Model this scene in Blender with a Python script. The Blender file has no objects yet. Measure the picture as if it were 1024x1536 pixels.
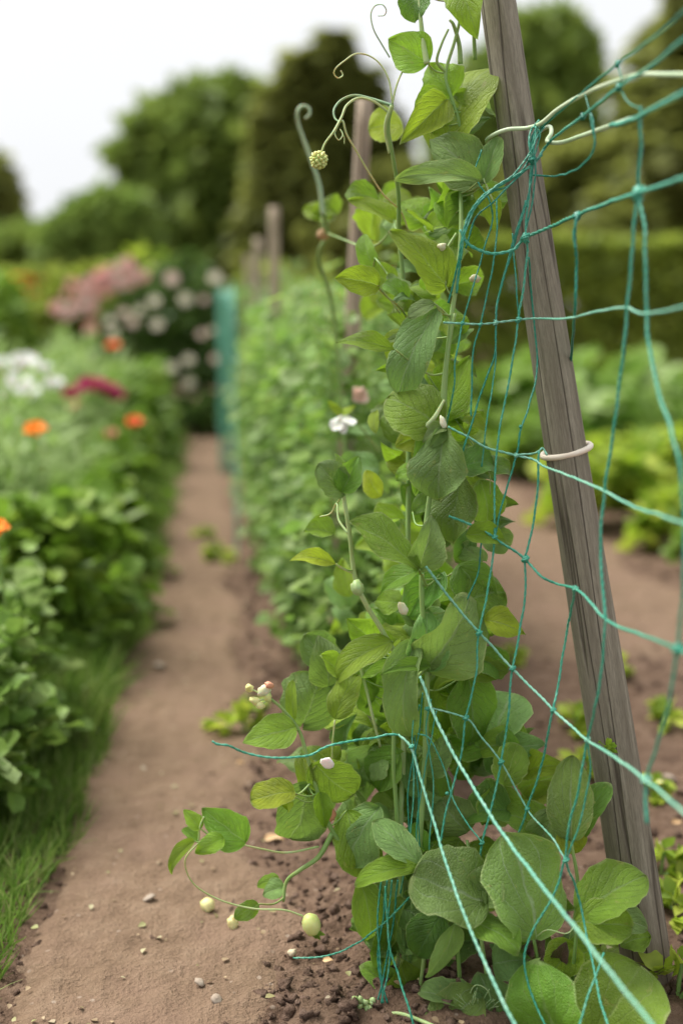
import bpy, math, random
import numpy as np
from mathutils import Vector, Matrix, noise as mnoise
RND = random.Random(7)
NR = np.random.default_rng(7)
scene = bpy.context.scene
COL = scene.collection
PI = math.pi
# ------------------------------------------------------------------ camera
CAMH = 0.75
F = 1920.0
PITCH = math.atan(318 / F)
YAW = math.atan(177 / F)
C0 = Vector((0, 0, CAMH))
f0 = Vector((math.sin(YAW), math.cos(YAW), 0))
FWD = f0 * math.cos(PITCH) - Vector((0, 0, 1)) * math.sin(PITCH)
UPV = f0 * math.sin(PITCH) + Vector((0, 0, 1)) * math.cos(PITCH)
RGT = Vector((math.cos(YAW), -math.sin(YAW), 0))
def P(px, py, d):
    return C0 + (FWD + RGT * ((px - 512) / F) + UPV * ((768 - py) / F)) * d
def G(px, py, z=0.0):
    r = FWD + RGT * ((px - 512) / F) + UPV * ((768 - py) / F)
    return C0 + r * ((z - CAMH) / r.z)
def PY(px, py, Y):                      # point on the pixel's ray at world distance Y along the row
    r = FWD + RGT * ((px - 512) / F) + UPV * ((768 - py) / F)
    return C0 + r * (Y / r.y)
cd = bpy.data.cameras.new('camera')
cam = bpy.data.objects.new('camera', cd); COL.objects.link(cam)
cam.location = C0; cam.rotation_euler = (PI / 2 - PITCH, 0, -YAW)
cd.sensor_fit = 'VERTICAL'; cd.sensor_height = 36; cd.sensor_width = 24; cd.lens = 45
cd.clip_start = 0.02; cd.clip_end = 500
cd.dof.use_dof = True; cd.dof.focus_distance = 1.37; cd.dof.aperture_fstop = 2.0; cd.dof.aperture_blades = 0
scene.camera = cam
# ------------------------------------------------------------------ light
SUN_EL, SUN_AZ = math.radians(58), math.radians(-55)      # sun beyond the row, to the left (azimuth from +Y)
w = bpy.data.worlds.new('World'); scene.world = w; w.use_nodes = True
nt = w.node_tree; nt.nodes.clear()
o_ = nt.nodes.new('ShaderNodeOutputWorld'); b_ = nt.nodes.new('ShaderNodeBackground')
s_ = nt.nodes.new('ShaderNodeTexSky'); s_.sky_type = 'NISHITA'; s_.sun_disc = False
s_.sun_elevation = SUN_EL; s_.sun_rotation = SUN_AZ; s_.dust_density = 4; s_.air_density = 1.0; s_.ozone_density = 1
h_ = nt.nodes.new('ShaderNodeHueSaturation'); h_.inputs['Saturation'].default_value = 0.08
mx = nt.nodes.new('ShaderNodeMix'); mx.data_type = 'RGBA'; mx.inputs['Factor'].default_value = 0.72
mx.inputs['B'].default_value = (8.6, 8.75, 9.0, 1)         # even high cloud over the sky
nt.links.new(s_.outputs[0], h_.inputs['Color']); nt.links.new(h_.outputs[0], mx.inputs['A'])
nz = nt.nodes.new('ShaderNodeTexNoise'); nz.inputs['Scale'].default_value = 1.6; nz.inputs['Detail'].default_value = 4
tc = nt.nodes.new('ShaderNodeTexCoord'); nt.links.new(tc.outputs['Generated'], nz.inputs['Vector'])
mr = nt.nodes.new('ShaderNodeMapRange'); mr.inputs['To Min'].default_value = 0.88; mr.inputs['To Max'].default_value = 1.10
nt.links.new(nz.outputs[0], mr.inputs[0])
m2 = nt.nodes.new('ShaderNodeVectorMath'); m2.operation = 'SCALE'
nt.links.new(mx.outputs['Result'], m2.inputs[0]); nt.links.new(mr.outputs[0], m2.inputs['Scale'])
nt.links.new(m2.outputs[0], b_.inputs['Color']); b_.inputs['Strength'].default_value = 0.074
nt.links.new(b_.outputs[0], o_.inputs['Surface'])
sd = bpy.data.lights.new('sun', 'SUN'); sd.energy = 3.6; sd.angle = math.radians(40); sd.color = (1, 0.965, 0.9)
sun = bpy.data.objects.new('sun', sd); COL.objects.link(sun)
dirv = Vector((math.sin(SUN_AZ) * math.cos(SUN_EL), math.cos(SUN_AZ) * math.cos(SUN_EL), math.sin(SUN_EL)))
sun.rotation_euler = dirv.to_track_quat('Z', 'Y').to_euler(); sun.location = (0, 0, 6)
vs = scene.view_settings
scene.display_settings.display_device = 'sRGB'
vs.view_transform = 'Standard'; vs.look = 'None'; vs.gamma = 1; vs.exposure = 0.84; vs.use_curve_mapping = False
scene.cycles.max_bounces = 8; scene.cycles.transmission_bounces = 4; scene.cycles.transparent_max_bounces = 8

# ------------------------------------------------------------------ materials
class NB:
    def __init__(s, name):
        s.m = bpy.data.materials.new(name); s.m.use_nodes = True
        s.t = s.m.node_tree; s.t.nodes.clear()
        s.out = s.t.nodes.new('ShaderNodeOutputMaterial')
    def n(s, typ, **kw):
        nd = s.t.nodes.new('ShaderNode' + typ)
        for k, v in kw.items():
            if k.startswith('_'): setattr(nd, k[1:], v)
            else: s.put(nd.inputs[k.replace('_', ' ')], v)
        return nd
    def put(s, sock, v):
        if isinstance(v, bpy.types.NodeSocket): s.t.links.new(v, sock)
        else:
            try: sock.default_value = v
            except Exception: sock.default_value = (*v, 1)
    def math(s, op, a, b=None, c=None):
        nd = s.t.nodes.new('ShaderNodeMath'); nd.operation = op
        for i, v in enumerate((a, b, c)):
            if v is not None: s.put(nd.inputs[i], v)
        return nd.outputs[0]
    def noise(s, vec, scale, detail=3, rough=.5):
        nd = s.n('TexNoise', Scale=scale, Detail=detail, Roughness=rough)
        if vec is not None: s.put(nd.inputs['Vector'], vec)
        return nd.outputs[0]
    def ramp(s, fac, stops):
        nd = s.t.nodes.new('ShaderNodeValToRGB'); s.put(nd.inputs[0], fac)
        el = nd.color_ramp.elements
        while len(el) < len(stops): el.new(.5)
        for e, (p, c) in zip(el, stops):
            e.position = p; e.color = (*c, 1) if len(c) == 3 else c
        return nd.outputs[0]
    def mix(s, f, a, b, mode='MIX'):
        nd = s.t.nodes.new('ShaderNodeMix'); nd.data_type = 'RGBA'; nd.blend_type = mode
        s.put(nd.inputs['Factor'], f); s.put(nd.inputs['A'], a); s.put(nd.inputs['B'], b)
        return nd.outputs['Result']
    def mapr(s, v, a, b, c, d):
        nd = s.t.nodes.new('ShaderNodeMapRange')
        for i, x in enumerate((v, a, b, c, d)): s.put(nd.inputs[i], x)
        return nd.outputs[0]
    def bump(s, h, strength, dist):
        nd = s.n('Bump', Strength=strength, Distance=dist); s.put(nd.inputs['Height'], h); return nd.outputs[0]
    def principled(s, col, rough=.6, normal=None, spec=.4, **kw):
        nd = s.t.nodes.new('ShaderNodeBsdfPrincipled')
        s.put(nd.inputs['Base Color'], col); s.put(nd.inputs['Roughness'], rough)
        s.put(nd.inputs['Specular IOR Level'], spec)
        for k, v in kw.items(): s.put(nd.inputs[k.replace('_', ' ')], v)
        if normal is not None: s.put(nd.inputs['Normal'], normal)
        return nd.outputs[0]
    def done(s, sh):
        s.t.links.new(sh, s.out.inputs['Surface']); return s.m

def c3(a, k): return tuple(min(1, x * k) for x in a)
def hero_leaf_mat(name, base, veinc, palm=False, trans=.45, warm=(0, 0, 0), rough=.42):
    b = NB(name)
    uv0 = b.n('UVMap').outputs[0]
    oi = b.n('ObjectInfo')
    off_ = b.n('CombineXYZ'); b.put(off_.inputs[2], b.math('MULTIPLY', oi.outputs['Random'], 40))
    uvm = b.n('VectorMath', _operation='ADD'); b.put(uvm.inputs[0], uv0); b.put(uvm.inputs[1], off_.outputs[0]); uv = uvm.outputs[0]
    sp = b.n('SeparateXYZ'); b.put(sp.inputs[0], uv0)
    nzl = b.noise(uv, 5.5, 3)
    u = b.math('SUBTRACT', sp.outputs[0], .5); u = b.math('ADD', u, b.math('MULTIPLY', b.math('SUBTRACT', nzl, .5), .10))
    v = sp.outputs[1]; a = b.math('ABSOLUTE', u)
    if palm:
        ang = b.math('ARCTAN2', u, b.math('ADD', v, .03))
        cc = b.math('MULTIPLY', ang, 3.3)
        sec = b.math('SUBTRACT', b.math('MULTIPLY', v, 13), b.math('MULTIPLY', b.math('PINGPONG', cc, .5), 9))
    else:
        cc = b.math('SUBTRACT', b.math('MULTIPLY', v, 6.5), b.math('MULTIPLY', a, 7.0))
        sec = b.math('ADD', b.math('MULTIPLY', v, 9), b.math('MULTIPLY', a, 26))
    r1 = b.math('PINGPONG', cc, .5)                                 # 0 on a vein, .5 between
    wv = b.math('ADD', b.math('MULTIPLY', v, .02), .045)
    vein = b.mapr(r1, 0.0, .05, 1, 0)
    vein = b.math('MULTIPLY', vein, b.mapr(a, .5, .25, .25, .9))
    mid = b.mapr(a, .010, .030, 1, 0)
    if palm: mid = b.math('MULTIPLY', mid, b.mapr(v, .2, .95, 1, .2))
    r2 = b.math('PINGPONG', sec, .5)
    vein2 = b.math('MULTIPLY', b.math('MULTIPLY', b.mapr(r2, 0, .14, 1, 0), .22), b.mapr(b.noise(uv, 7, 2), .45, .6, 0, 1))
    vo = b.n('TexVoronoi', _feature='DISTANCE_TO_EDGE', Scale=26); b.put(vo.inputs['Vector'], uv)
    ret = b.math('MULTIPLY', b.mapr(vo.outputs[0], 0, .09, 1, 0), .2)
    allv = b.math('MAXIMUM', b.math('MAXIMUM', vein, mid), b.math('MAXIMUM', vein2, ret))
    big = b.noise(uv, 2.2, 3)
    fine = b.noise(uv, 90, 4, .7)
    col = b.mix(b.mapr(big, .3, .72, 0, 1), c3(base, .68), c3(base, 1.25))
    col = b.mix(b.mapr(fine, .48, .72, 0, .75 if palm else .48), col, tuple(.75 * x + .09 for x in base))
    col = b.mix(b.math('MULTIPLY', allv, .72), col, veinc)
    edge = b.math('MULTIPLY', b.mapr(b.math('MAXIMUM', b.math('MULTIPLY', a, 2), v), .945, .985, 0, 1), .6)
    col = b.mix(edge, col, (.42, .52, .20))  # bright rim highlight painted into the colour along the leaf margin
    blem = b.math('MULTIPLY', b.mapr(b.noise(uv, 6, 4, .75), .62, .68, 0, 1), .6)
    col = b.mix(blem, col, (.42, .44, .13))
    spot = b.mapr(b.noise(uv, 22, 2, .5), .735, .755, 0, .8)
    col = b.mix(spot, col, (.16, .10, .04))
    hs = b.n('HueSaturation', Color=col)
    b.put(hs.inputs['Hue'], b.mapr(oi.outputs['Random'], 0, 1, .482, .518))
    b.put(hs.inputs['Value'], b.mapr(b.math('FRACT', b.math('MULTIPLY', oi.outputs['Random'], 7.31)), 0, 1, .68, 1.28))
    col = hs.outputs[0]
    puck = b.mapr(vo.outputs[0], 0, .3, 0, 1)
    hgt = b.math('ADD', b.math('MULTIPLY', b.math('SMOOTH_MIN', r1, .2, .1), 1.4), b.math('ADD', b.math('MULTIPLY', puck, .22), b.math('SUBTRACT', b.math('MULTIPLY', fine, .35), b.math('MULTIPLY', allv, .3))))
    hgt = b.math('ADD', hgt, b.math('MULTIPLY', b.noise(uv, 9, 3), .9))
    nrm = b.bump(hgt, .9, .0024)
    p = b.principled(col, rough, nrm, .5)
    tcol = b.mix(.5, col, (.30 + warm[0], .52 + warm[1], .02)); tcol = b.mix(b.math('MULTIPLY', allv, .35), tcol, (.35, .5, .12))
    tr = b.n('BsdfTranslucent', Color=tcol, Normal=nrm)
    mxs = b.t.nodes.new('ShaderNodeMixShader'); mxs.inputs[0].default_value = trans
    b.t.links.new(p, mxs.inputs[1]); b.t.links.new(tr.outputs[0], mxs.inputs[2])
    return b.done(mxs.outputs[0])

def foliage_mat(name, cols, trans=.3, rough=.55, tk=1.6):
    b = NB(name)
    g = b.n('NewGeometry'); r = g.outputs['Random Per Island']
    n = len(cols)
    col = b.ramp(r, [(i / max(1, n - 1), c) for i, c in enumerate(cols)])
    tcn = b.n('TexCoord').outputs['Object']
    col = b.mix(b.mapr(b.noise(tcn, 60, 3), .3, .7, 0, .45), col, c3(cols[0], .6))
    p = b.principled(col, rough, None, .3)
    tr = b.n('BsdfTranslucent'); sc_ = b.n('VectorMath', _operation='SCALE'); b.put(sc_.inputs[0], col); sc_.inputs['Scale'].default_value = tk
    b.t.links.new(sc_.outputs[0], tr.inputs['Color'])
    mxs = b.t.nodes.new('ShaderNodeMixShader'); mxs.inputs[0].default_value = trans
    b.t.links.new(p, mxs.inputs[1]); b.t.links.new(tr.outputs[0], mxs.inputs[2])
    return b.done(mxs.outputs[0])

def simple_mat(name, c1, c2, scale=40, rough=.5, bump=.0, spec=.4, stretch=None, sss=0):
    b = NB(name)
    v = b.n('TexCoord').outputs['Object']
    if stretch:
        mp = b.n('Mapping', Vector=v); mp.inputs['Scale'].default_value = stretch; v = mp.outputs[0]
    nn = b.noise(v, scale, 4)
    col = b.mix(b.mapr(nn, .35, .65, 0, 1), c1, c2)
    nrm = b.bump(nn, .6, bump) if bump else None
    return b.done(b.principled(col, rough, nrm, spec, **({'Subsurface_Weight': sss, 'Subsurface_Scale': .01} if sss else {})))

M = {}
M['leaf_mid'] = hero_leaf_mat('pea_leaf_mid', (.25, .45, .04), (.30, .46, .15))
M['leaf_bright'] = hero_leaf_mat('pea_leaf_bright', (.34, .54, .035), (.30, .46, .10), trans=.5)
M['leaf_yellow'] = hero_leaf_mat('pea_leaf_yellow', (.46, .60, .03), (.40, .52, .14), trans=.5)
M['leaf_grey'] = hero_leaf_mat('pea_leaf_grey', (.245, .42, .11), (.32, .44, .22), trans=.36, rough=.6)
M['leaf_dark'] = hero_leaf_mat('pea_leaf_dark', (.13, .27, .028), (.13, .25, .07), trans=.3)
M['leaf_palm'] = hero_leaf_mat('pea_leaf_palm', (.215, .37, .065), (.42, .55, .32), palm=True, trans=.38, rough=.5)
M['leaf_palm2'] = hero_leaf_mat('pea_leaf_palm_bright', (.20, .37, .03), (.32, .46, .14), palm=True, trans=.45)
M['stem'] = simple_mat('pea_stem', (.16, .29, .07), (.26, .40, .13), 30, .45, .0006, stretch=(1, 1, .15), sss=.15)
M['stem_pale'] = simple_mat('pea_stem_pale', (.30, .44, .16), (.42, .54, .26), 40, .45, .0004, sss=.2)
M['stem_glaucous'] = simple_mat('pea_stem_glaucous', (.16, .30, .17), (.25, .40, .20), 30, .5, .0004, sss=.2)
M['stem_glaucous2'] = simple_mat('stem_blue_green', (.28, .42, .26), (.36, .50, .30), 30, .5, .0004, sss=.2)
M['petal_white'] = simple_mat('white_petal', (.78, .76, .72), (.86, .84, .80), 30, .6, 0, .2, sss=.2)
M['petal_cream'] = simple_mat('cream_petal', (.74, .68, .52), (.82, .76, .6), 20, .6, 0, .2)
M['petal_blush'] = simple_mat('blush_petal', (.74, .52, .44), (.82, .68, .58), 20, .6, 0, .2)
M['petal_pink'] = simple_mat('pink_petal', (.80, .33, .31), (.90, .55, .48), 20, .6, 0, .2)
M['petal_magenta'] = simple_mat('magenta_petal', (.30, .015, .07), (.42, .03, .10), 20, .6, 0, .2)
M['petal_orange'] = simple_mat('orange_petal', (.90, .19, .006), (.95, .27, .01), 20, .55, 0, .2)
M['petal_red'] = simple_mat('red_petal', (.75, .08, .02), (.82, .13, .03), 20, .55, 0, .2)
M['petal_salmon'] = simple_mat('salmon_petal', (.62, .26, .16), (.72, .34, .22), 20, .6, 0, .2)
M['bud'] = simple_mat('flower_bud', (.48, .58, .16), (.62, .66, .26), 60, .5, .001, sss=.2)
M['bud_cream'] = simple_mat('cream_bud', (.55, .58, .34), (.68, .68, .5), 60, .6, .0004, .2, sss=.2)
M['dry'] = simple_mat('dry_leaf', (.42, .26, .13), (.58, .40, .22), 60, .7, .001, .2)
M['purple'] = hero_leaf_mat('purple_leaf', (.14, .055, .06), (.28, .14, .13), trans=.2)
M['bud_yellow'] = simple_mat('yellow_bud', (.66, .66, .25), (.76, .74, .38), 40, .5, .0005, sss=.2)
M['centre'] = simple_mat('flower_centre', (.5, .35, .04), (.35, .22, .04), 60, .7)

def cord_mat(name, c1, c2, c3_, pale):
    b = NB(name)
    v = b.n('TexCoord').outputs['Object']
    n1 = b.noise(v, 9, 3); n2 = b.noise(v, 420, 3, .6); n3 = b.noise(v, 90, 2)
    col = b.mix(b.mapr(n1, .35, .65, 0, 1), c1, c2)
    col = b.mix(b.mapr(n3, .52, .7, 0, .55), col, c3_)
    col = b.mix(b.mapr(n2, .55, .7, 0, .35), col, pale)
    return b.done(b.principled(col, .38, b.bump(n2, .5, .0006), .45))
M['cord'] = cord_mat('net_cord', (.025, .25, .16), (.05, .33, .22), (.14, .42, .29), (.34, .58, .45))
M['cord_pale'] = cord_mat('net_cord_faded', (.13, .42, .30), (.20, .48, .34), (.34, .58, .44), (.55, .70, .58))
M['cord_deep'] = cord_mat('net_cord_deep', (.006, .17, .115), (.014, .23, .15), (.03, .30, .2), (.10, .40, .3))
M['cord_cream'] = simple_mat('cream_green_cord', (.42, .58, .34), (.58, .68, .46), 25, .4, .0004)
M['ring'] = simple_mat('cream_tie', (.78, .66, .52), (.86, .78, .66), 30, .4, .0003)

def wood_mat(name, ca, cb, cc, green):
    b = NB(name)
    v = b.n('TexCoord').outputs['Object']
    def st(s): mp = b.n('Mapping', Vector=v); mp.inputs['Scale'].default_value = s; return mp.outputs[0]
    g1 = b.noise(st((1, 1, .035)), 110, 5, .65)
    g2 = b.noise(st((1, 1, .09)), 700, 5, .7)
    g3 = b.noise(st((1, 1, .22)), 26, 4, .55)
    g4 = b.noise(st((1, 1, .5)), 9, 4, .6)
    crk = b.n('TexNoise', Scale=36, Detail=2); b.put(crk.inputs['Vector'], st((1, 1, .028)))
    crack = b.mapr(b.math('ABSOLUTE', b.math('SUBTRACT', crk.outputs[0], .5)), 0, .018, 1, 0)
    col = b.ramp(g1, [(.3, ca), (.5, cb), (.72, cc)])
    col = b.mix(b.mapr(g2, .4, .65, 0, .55), col, c3(ca, .62))
    col = b.mix(b.mapr(g3, .4, .7, 0, .4), col, (.27, .235, .19))
    col = b.mix(b.mapr(g4, .52, .68, 0, .45), col, green)
    kn = b.n('TexVoronoi', Scale=7.5, Randomness=1); b.put(kn.inputs['Vector'], st((1, 1, .35)))
    knot_ = b.mapr(kn.outputs['Distance'], .06, .16, .8, 0); col = b.mix(knot_, col, (.09, .062, .042))
    szz = b.n('SeparateXYZ'); b.put(szz.inputs[0], v); dirt = b.mapr(b.math('ADD', szz.outputs[2], b.math('MULTIPLY', b.noise(v, 30, 4), .16)), .10, .26, .75, 0)
    col = b.mix(dirt, col, (.14, .09, .062))
    col = b.mix(b.math('MULTIPLY', crack, .75), col, (.05, .038, .028))
    hh = b.math('SUBTRACT', b.math('ADD', g1, b.math('MULTIPLY', g2, .5)), b.math('MULTIPLY', crack, .9))
    return b.done(b.principled(col, .8, b.bump(hh, .8, .0028), .2))
M['wood'] = wood_mat('weathered_wood', (.17, .148, .108), (.275, .248, .185), (.42, .385, .30), (.16, .165, .10))
M['wood_far'] = wood_mat('sawn_wood', (.38, .29, .20), (.50, .40, .29), (.60, .49, .37), (.4, .34, .26))
M['bark'] = simple_mat('bark', (.07, .055, .04), (.14, .11, .08), 8, .9, .02, .1, stretch=(1, 1, .2))

def soil_mat(name, ca, cb, cc, sc_=1.0, pebble=.0, patches=False):
    b = NB(name)
    v = b.n('TexCoord').outputs['Object']
    n1 = b.noise(v, 2.3 * sc_, 5, .6); n2 = b.noise(v, 34 * sc_, 6, .68); n3 = b.noise(v, 240, 4, .65)
    col = b.ramp(n2, [(.28, ca), (.5, cb), (.74, cc)])
    col = b.mix(b.mapr(n1, .35, .65, 0, .5), col, c3(cb, .72))
    if patches:
        pt = b.noise(v, 5.5, 5, .65)
        col = b.mix(b.mapr(pt, .46, .62, 0, .6), col, (.26, .17, .12))
        col = b.mix(b.mapr(b.noise(v, 95, 3, .6), .58, .68, 0, .5), col, (.2, .13, .09))
    vo = b.n('TexVoronoi', Scale=46, Randomness=1); b.put(vo.inputs['Vector'], v)
    sp = b.math('MULTIPLY', b.mapr(vo.outputs['Distance'], .10, .16, 1, 0), b.mapr(b.noise(v, 12, 2), .5, .62, 0, pebble))
    col = b.mix(sp, col, (.42, .33, .26))
    col = b.mix(b.mapr(n3, .5, .75, 0, .3), col, c3(cc, 1.15))
    n4 = b.noise(v, 110, 4, .7)
    hh = b.math('ADD', b.math('ADD', n2, b.math('MULTIPLY', n4, .5)), b.math('MULTIPLY', n3, .3))
    return b.done(b.principled(col, .95, b.bump(hh, 1.0, .016), .12))
M['soil'] = soil_mat('bed_soil', (.085, .052, .036), (.185, .118, .08), (.31, .212, .15), 1, .7)
M['path'] = soil_mat('trodden_earth', (.165, .108, .07), (.25, .168, .11), (.33, .235, .16), .8, .8, True)
M['clod'] = soil_mat('soil_clods', (.10, .062, .045), (.19, .124, .09), (.31, .215, .165), 1.4, .2)
M['stone'] = simple_mat('pale_stone', (.30, .235, .18), (.42, .35, .28), 60, .8, .001, .2)
M['straw'] = simple_mat('dry_husk', (.55, .45, .3), (.68, .6, .42), 60, .8, .001, .2)

M['fol_pea'] = foliage_mat('far_pea_leaves', [(.13, .235, .04), (.18, .31, .055), (.26, .39, .07), (.18, .29, .10), (.32, .42, .16), (.09, .18, .03)], .42)
M['fol_bed'] = foliage_mat('bed_leaves', [(.13, .24, .025), (.20, .34, .035), (.28, .43, .05), (.20, .31, .08), (.36, .50, .06)], .3)
M['fol_bed_blue'] = foliage_mat('bed_leaves_bluish', [(.13, .24, .04), (.20, .33, .055), (.27, .41, .09), (.36, .46, .19)], .25)
M['fol_wispy'] = foliage_mat('feathery_leaves', [(.20, .31, .08), (.28, .40, .12), (.36, .46, .20), (.25, .40, .07)], .35)
M['fol_lime'] = foliage_mat('lime_leaves', [(.18, .30, .03), (.34, .46, .035), (.50, .56, .08), (.14, .24, .03)], .35)
M['fol_hedge'] = foliage_mat('hedge_leaves', [(.18, .24, .035), (.27, .34, .05), (.38, .45, .06), (.23, .29, .06)], .4)
M['fol_rose'] = foliage_mat('rose_leaves', [(.07, .13, .025), (.10, .18, .035), (.15, .24, .05), (.08, .15, .05)], .2)
M['fol_tree'] = foliage_mat('tree_leaves', [(.17, .25, .05), (.23, .32, .06), (.30, .39, .08), (.19, .27, .07)], .3)
M['fol_tree_light'] = foliage_mat('light_tree_leaves', [(.16, .25, .05), (.22, .32, .07), (.28, .38, .08)], .35)
M['fol_conifer'] = foliage_mat('conifer_sprays', [(.15, .175, .04), (.21, .235, .055), (.28, .30, .07)], .45)
M['grass'] = foliage_mat('grass_blades', [(.08, .16, .02), (.13, .24, .035), (.20, .31, .05), (.30, .34, .13)], .35)
M['teal_net'] = cord_mat('teal_netting', (.16, .46, .34), (.22, .52, .40), (.28, .56, .45), (.45, .66, .56))

# ------------------------------------------------------------------ mesh helpers
def mesh_np(name, V, Fq, mat, uv=None, smooth=True):
    V = np.asarray(V, dtype=np.float32); Fq = np.asarray(Fq, dtype=np.int32)
    me = bpy.data.meshes.new(name)
    k = Fq.shape[1]
    me.vertices.add(len(V)); me.vertices.foreach_set('co', V.ravel())
    me.loops.add(Fq.size); me.loops.foreach_set('vertex_index', Fq.ravel())
    me.polygons.add(len(Fq)); me.polygons.foreach_set('loop_start', np.arange(0, Fq.size, k, dtype=np.int32))
    me.polygons.foreach_set('use_smooth', np.full(len(Fq), smooth))
    if uv is not None:
        l = me.uv_layers.new(name='UVMap'); l.data.foreach_set('uv', np.asarray(uv, dtype=np.float32)[Fq.ravel()].ravel())
    me.materials.append(mat); me.update(calc_edges=True); me.validate()
    return me
def obj(name, me, parent=None, loc=(0, 0, 0)):
    o = bpy.data.objects.new(name, me); COL.objects.link(o); o.location = loc
    if parent is not None: o.parent = parent
    return o
def tag(o, label, cat, group=None):
    o['label'] = label; o['category'] = cat
    if group: o['group'] = group
    return o
def thing(name, label, cat, loc, group=None):
    o = bpy.data.objects.new(name, None); COL.objects.link(o); o.location = loc; o.empty_display_size = .05
    return tag(o, label, cat, group)
def struct(name, me, kind='structure'):
    o = obj(name, me); o['kind'] = kind; return o
def dup(root, loc, rz=0, s=1, label=None, group=None):
    r = root.copy(); COL.objects.link(r); r.location = loc; r.rotation_euler = (0, 0, rz); r.scale = (s, s, s)
    if label: r['label'] = label
    if group: r['group'] = group
    for ch in list(root.children):
        c = ch.copy(); COL.objects.link(c); c.parent = r
        for g in list(ch.children):
            d = g.copy(); COL.objects.link(d); d.parent = c
    return r
def catmull(pts, n=6):
    pts = [Vector(p) for p in pts]
    if len(pts) < 3: 
        return [pts[0].lerp(pts[-1], i / n) for i in range(n + 1)]
    ex = [pts[0] * 2 - pts[1]] + pts + [pts[-1] * 2 - pts[-2]]
    out = []
    for i in range(1, len(ex) - 2):
        p0, p1, p2, p3 = ex[i - 1:i + 3]
        for k in range(n):
            t = k / n
            out.append(.5 * ((2 * p1) + (p2 - p0) * t + (2 * p0 - 5 * p1 + 4 * p2 - p3) * t * t + (3 * p1 - p0 - 3 * p2 + p3) * t ** 3))
    out.append(pts[-1]); return out
def tube_arrays(path, rad, sides=8, cap=True):
    n = len(path); R = rad if callable(rad) else (lambda t: rad)
    V = []; Q = []
    t0 = (path[1] - path[0]).normalized(); a = t0.orthogonal().normalized()
    for i, p in enumerate(path):
        t = (path[min(i + 1, n - 1)] - path[max(i - 1, 0)])
        t = t.normalized() if t.length > 1e-9 else t0
        a = (a - t * a.dot(t)); a = a.normalized() if a.length > 1e-6 else t.orthogonal().normalized()
        bb = t.cross(a); r = R(i / (n - 1))
        for s in range(sides):
            an = 2 * PI * s / sides
            V.append(p + a * (math.cos(an) * r) + bb * (math.sin(an) * r))
        if i:
            for s in range(sides):
                q = (i - 1) * sides; s2 = (s + 1) % sides
                Q.append((q + s, q + s2, q + sides + s2, q + sides + s))
    if cap:
        for base, pt, e in ((0, path[0], 0), ((n - 1) * sides, path[-1], 1)):
            ci = len(V); V.append(pt)
            for s in range(0, sides, 2):
                f = (base + s, ci, base + (s + 2) % sides, base + (s + 1) % sides)
                Q.append(f if e == 0 else f[::-1])
    return V, Q
class MB:
    def __init__(s): s.V = []; s.Q = []
    def add(s, V, Q):
        o = len(s.V); s.V += [tuple(v) for v in V]; s.Q += [tuple(i + o for i in q) for q in Q]; return s
    def tube(s, pts, rad, sides=8, n=6, smooth=True):
        return s.add(*tube_arrays(catmull(pts, n) if smooth else [Vector(p) for p in pts], rad, sides))
    def blob(s, c, r, axis=None, squash=1.0, seed=0, rough=0.0, seg=10, ring=7, jit=30):
        c = Vector(c); V = []; Q = []
        q = (Vector(axis).to_track_quat('Z', 'Y') if axis is not None else None)
        for i in range(ring + 1):
            th = PI * i / ring
            for j in range(seg):
                ph = 2 * PI * j / seg
                d = Vector((math.sin(th) * math.cos(ph), math.sin(th) * math.sin(ph), math.cos(th)))
                rr = r * (1 + rough * mnoise.noise(d * 1.7 + Vector((seed * 3.1, seed, seed * 1.7))) * 1.6)
                d = Vector((d.x * rr, d.y * rr, d.z * rr * squash))
                if q: d = q @ d
                V.append(c + d)
        for i in range(ring):
            for j in range(seg):
                j2 = (j + 1) % seg
                Q.append((i * seg + j, (i + 1) * seg + j, (i + 1) * seg + j2, i * seg + j2))
        return s.add(V, Q)
    def build(s, name, mat, parent=None, loc=(0, 0, 0), origin=None):
        V = np.array(s.V, dtype=np.float32)
        if origin is not None: V = V - np.array(origin, dtype=np.float32)
        return obj(name, mesh_np(name, V, s.Q, mat), parent, loc)

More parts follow.
